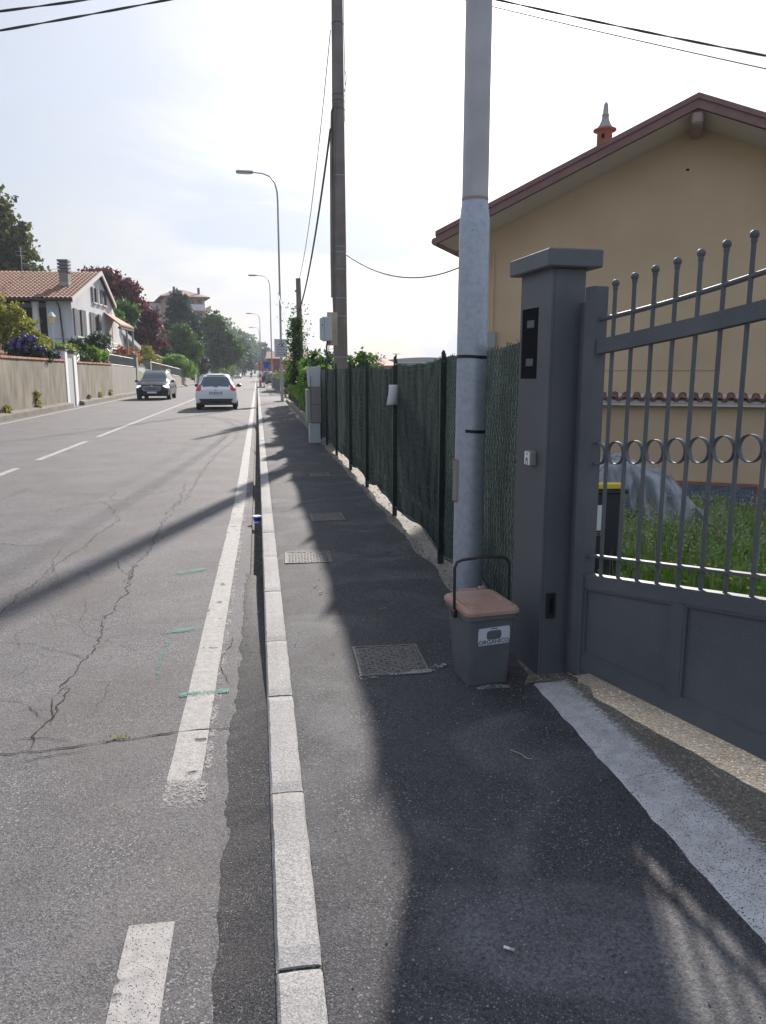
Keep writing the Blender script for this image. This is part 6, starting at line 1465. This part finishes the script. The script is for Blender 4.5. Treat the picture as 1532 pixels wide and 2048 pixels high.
m_ = MB(); m_.lathe([(.05, -.006), (.05, .006)], n=14); m_.v = [(a, -1.975 + c, .82 + b_ * .5) for a, b_, c in m_.v]; m_.build('badge', 'chrome', wc)
m_ = MB(); m_.tube([(.02, -1.83, .99), (-.10, -1.80, 1.0), (-.30, -1.78, 1.02)], .012, 5); m_.build('rear_wiper', 'black_plastic', wc)
for s_ in (-1, 1): m_ = MB(); m_.box(s_ * .64 - .09, s_ * .64 + .09, -1.925, -1.90, .44, .47); m_.build('reflector', 'red_light', wc)
m_ = MB(); m_.box(-.42, .42, -1.50, -1.36, 1.44, 1.462, b=.005); m_.build('spoiler', 'white_car', wc)
m_ = MB(); m_.tube([(-.42, -2.0, .205), (.42, -2.0, .205)], .012, 5); m_.build('chrome_edge', 'chrome', wc)
# black people carrier, front view (nose toward the viewer)
mpv = [(-2.38, .36, .66, .92, .98, .78, .72, .6), (-2.3, .28, .66, 1.0, 1.12, .90, .82, .62), (-2.1, .24, .66, 1.03, 1.45, .935, .86, .61), (-1.8, .24, .66, 1.04, 1.60, .94, .87, .62), (-.8, .24, .66, 1.02, 1.66, .945, .87, .64), (.1, .24, .66, 1.0, 1.64, .945, .87, .63), (.55, .24, .66, .99, 1.50, .945, .87, .63), (1.15, .24, .66, .98, 1.13, .945, .87, .66),
       (1.4, .24, .66, .95, 1.04, .94, .86, .68), (1.95, .22, .62, .84, .93, .92, .80, .62), (2.25, .20, .55, .74, .82, .86, .70, .5), (2.40, .24, .50, .62, .68, .70, .58, .4)]
def cls_m(y, u, x, z):
    ax = abs(x)
    if .25 < y < 1.22 and u > .74 and z > 1.06 and ax < .72 + 0: return 'windscreen'
    if -1.9 < y < .9 and .53 < u < .76: return 'side_window' if not (-.75 < y < -.66 or .28 < y < .36) else 'bumper'
    if 1.78 < y < 2.27 and ax > .56 + (z - .62) * .3 and .68 < z < .83: return 'headlight'
    if y < -2.05 and ax > .6 and .9 < z < 1.2: return 'tail_light'
    return 'body'
bc = car('black_people_carrier', 'black people carrier with chrome grille coming toward the viewer', (-5.93, 47.9, 0), R(180), mpv, 'navy_car', (-1.42, 1.43), .335, cls_m, w=.22)
mirror(bc, 'black_plastic', .90, .85, 1.05)
ga_ = [(x, z) for x, z in [(-.52, .70), (-.44, .74), (0, .755), (.44, .74), (.52, .70), (.50, .60), (.38, .52), (0, .50), (-.38, .52), (-.50, .60)]]
m_ = MB(); m_.prism(ga_, .03, Matrix.Translation((0, 2.36, 0))); gr = m_.build('grille', 'black_plastic', bc)
m_ = MB(); m_.tube([(x, 2.40, z) for x, z in ga_ + [ga_[0]]], .016, 5)
for z in (.55, .60, .65, .70): hw = .47 if z > .52 else .36; m_.tube([(-hw, 2.395, z), (hw, 2.395, z)], .010, 4)
m_.build('grille_bars', 'chrome', gr)
m_ = MB(); m_.box(-.26, .26, 2.415, 2.43, .385, .475); m_.build('number_plate', 'plate_white', bc)
m_ = MB(); m_.tube([(-.55, 2.3, .23), (.55, 2.3, .23)], .014, 5); m_.tube([(-.86, 2.02, .34), (-.60, 2.25, .33)], .014, 5); m_.tube([(.86, 2.02, .34), (.60, 2.25, .33)], .014, 5); m_.build('chrome_trim', 'chrome', bc)
for s_ in (-1, 1): m_ = MB(); m_.tube([(s_ * .60, .1, 1.66), (s_ * .62, -.1, 1.70), (s_ * .62, -1.9, 1.69), (s_ * .6, -2.0, 1.62)], .018, 5); m_.build('roof_rail', 'chrome', bc)
m_ = MB(); m_.lathe([(.07, -.006), (.07, .006)], n=14); m_.v = [(a, 2.33 + c, .80 + b_ * .5) for a, b_, c in m_.v]; m_.build('badge', 'chrome', bc)
def far_car(label, loc, rz, paint_, scale=1):
    def cls2(y, u, x, z):
        if .42 < y < 1.05 and u > .8 and z > .98: return 'windscreen'
        return cls_h(y, u, x, z)
    t = car('distant_car', label, loc, rz, hatch, paint_, (-1.25, 1.25), .30, cls2, w=.19); mirror(t, 'black_plastic', .80, .62, .98); return t
fc = far_car('tiny silver car coming down the far end of the road', (-4.9, 205, 0), R(180), 'silver_car')
far_car('dark grey car parked beyond the railing, nearer of two', (2.0, 104, 0), R(-4), 'grey_car')
far_car('dark parked car behind the railing, farther and taller of two', (1.7, 118, .02), R(-4), 'navy_car').scale = (1.05, 1.05, 1.12)
# scooter rider far off
sk = thing('scooter', 'small dark scooter far away in the oncoming lane', 'scooter', (-1.6, 208, 0), R(180))
m_ = MB(); m_.box(-.16, .16, -.75, .1, .3, .72, b=.06); m_.box(-.14, .14, .1, .55, .28, .36, b=.03); m_.prism([(-.2, .3), (.2, .3), (.16, 1.0), (-.16, 1.0)], .08, Matrix.Translation((0, .55, 0))); m_.build('body', 'grey_car', sk)
for y in (-.6, .72):
    m_ = MB(); m_.lathe([(.12, -.05), (.24, -.05), (.25, 0), (.24, .05), (.12, .05)], n=14); m_.v = [(c, y + a, .25 + b_) for a, b_, c in m_.v]; m_.build('wheel', 'tyre', sk)
m_ = MB(); m_.tube([(-.33, .5, 1.05), (0, .56, 1.0), (.33, .5, 1.05)], .02, 6); m_.build('handlebar', 'black_plastic', sk)
m_ = MB(); m_.lathe([(.01, -.02), (.08, 0), (.01, .02)], n=10); m_.v = [(a, .66 + c, .85 + b_) for a, b_, c in m_.v]; m_.build('headlight', 'sign_white', sk)
pr = thing('person', 'tiny rider in dark clothes and helmet sitting on the far scooter', 'person', (-1.6, 208.25, .7), R(180))
me = bpy.data.meshes.new('body'); J = [(0, 0, .05), (0, 0, .3), (0, .05, .52), (0, .08, .62), (0, .1, .78), (.17, .06, .52), (.24, .2, .35), (.28, .48, .36), (-.17, .06, .52), (-.24, .2, .35), (-.28, .48, .36), (.1, .0, .03), (.17, .42, .02), (.14, .40, -.38), (-.1, .0, .03), (-.17, .42, .02), (-.14, .40, -.38), (.14, .52, -.4), (-.14, .52, -.4)]
ED = [(0, 1), (1, 2), (2, 3), (3, 4), (2, 5), (5, 6), (6, 7), (2, 8), (8, 9), (9, 10), (0, 11), (11, 12), (12, 13), (0, 14), (14, 15), (15, 16), (13, 17), (16, 18)]
me.from_pydata(J, ED, []); o = bpy.data.objects.new('body', me); col.objects.link(o); o.parent = pr
sm = o.modifiers.new('skin', 'SKIN'); RR = [.14, .15, .13, .06, .09, .07, .055, .04, .07, .055, .04, .1, .085, .06, .1, .085, .06, .045, .045]
me.materials.append(MATS['cloth_dark'])
for i, r_ in enumerate(RR): me.skin_vertices[0].data[i].radius = (r_, r_)
me.skin_vertices[0].data[0].use_root = True
ss_ = o.modifiers.new('sub', 'SUBSURF'); ss_.levels = 1; ss_.render_levels = 1
m_ = MB(); m_.sphere((0, .1, .83), .14, 10); m_.build('helmet', 'grey_car', pr)

# ================================================================ LITTER
def lit(name, label, cat, mb, m, loc, group=None): o = mb.build(name, m); o.location = loc; return tag(o, label, cat, group)
cpo = thing('paper_cup', 'blue and white plastic tub lying against the kerb', 'plastic tub', (-.045, 7.95, .01))
m_ = MB(); m_.lathe([(.030, .01), (.042, .055), (.045, .06)], n=18); m_.build('cup', 'cup_blue', cpo)
m_ = MB(); m_.lathe([(.048, .060), (.050, .066), (.044, .072)], n=18); m_.lathe([(.034, .0), (.032, .012)], n=18); m_.build('rim', 'cup_white', cpo)
for i, (px_, py_, rot, lb) in enumerate([(642, 1184, 20, 'cigarette end on the sunlit pavement in line with the bin handle'), (631, 1171, -30, 'browner cigarette end just beyond the other one'), (1018, 1897, -35, 'cigarette end alone in the shade at the bottom of the pavement')]):
    q = G(px_, py_, .09); t = thing('cigarette_end', lb, 'cigarette end', tuple(q), R(rot)); m_ = MB(); m_.tube([(-.014, 0, 0), (.002, 0, 0)], .0036, 8); m_.build('paper', 'paper', t); m_ = MB(); m_.tube([(.002, 0, 0), (.014, 0, 0)], .0037, 8); m_.build('filter', 'beige_board', t)
for px_, py_, rot, l_, lb in [(1040, 1510, -60, .05, 'bent straw stalk on the shaded asphalt right of the cover'), (765, 1218, 30, .03, 'short stalk on the pavement at the shadow edge')]:
    q = G(px_, py_, .086); m_ = MB(); m_.tube([(-l_, 0, .002), (0, .004, .004), (l_ * .8, -.002, .002), (l_, .012, .002)], .0016, 5); o = lit('straw', lb, 'straw', m_, 'straw', tuple(q)); o.rotation_euler = (0, 0, R(rot))
rr = random.Random(31); sm_ = MB()
for i in range(260):
    x = rr.uniform(.14, 1.25); y = 1.3 + rr.random() ** 1.6 * 9; r_ = rr.uniform(.0015, .0045)
    sm_.lathe([(.0004, -r_ * .3), (r_, 0), (r_ * .6, r_ * .7), (.0003, r_ * .9)], c=(x, y, .084), n=5, smooth=False)
for i in range(300):
    x = rr.uniform(-.16, 0); y = 1.3 + rr.random() * 9; r_ = rr.uniform(.001, .005); sm_.lathe([(.0004, -r_ * .3), (r_, 0), (r_ * .6, r_ * .7), (.0003, r_ * .9)], c=(x, y, .008 if y < 5.9 else -.045), n=5, smooth=False)
tag(sm_.build('loose_grit', 'kerb_granite'), kind='stuff')
sm_ = MB()
for i in range(420):
    y = rr.uniform(3.9, 16); x = swr(y) + rr.uniform(-.06, .14); r_ = rr.uniform(.003, .014); sm_.lathe([(.0004, -r_ * .3), (r_, 0), (r_ * .6, r_ * .6), (.0003, r_ * .8)], c=(x, y, .090), n=5, smooth=False)
tag(sm_.build('loose_stones', 'dirt_edge'), kind='stuff')
pt = [(G(240 + rr.gauss(0, 18), 1477 + rr.gauss(0, 2)).x, G(240, 1477).y + rr.gauss(0, .008), .004 + rr.random() * .012) for _ in range(34)]
tag(leafmesh('crack_grass', 'leaf_yellow', pt, .008, 3), kind='stuff')

# ================================================================ HAZE
hz = MB(); hz.box(-70, 60, -12, 700, -12, 34); ho = hz.build('haze', 'white_plaster'); tag(ho, kind='stuff')
hm_ = bpy.data.materials.new('haze'); hm_.use_nodes = True; n = hm_.node_tree.nodes; n.remove(n['Principled BSDF']); pv_ = n.new('ShaderNodeVolumePrincipled'); pv_.inputs['Color'].default_value = (.80, .87, 1, 1); pv_.inputs['Density'].default_value = .0004; pv_.inputs['Anisotropy'].default_value = .2
hm_.node_tree.links.new(pv_.outputs[0], n['Material Output'].inputs['Volume']); ho.data.materials.clear(); ho.data.materials.append(hm_)
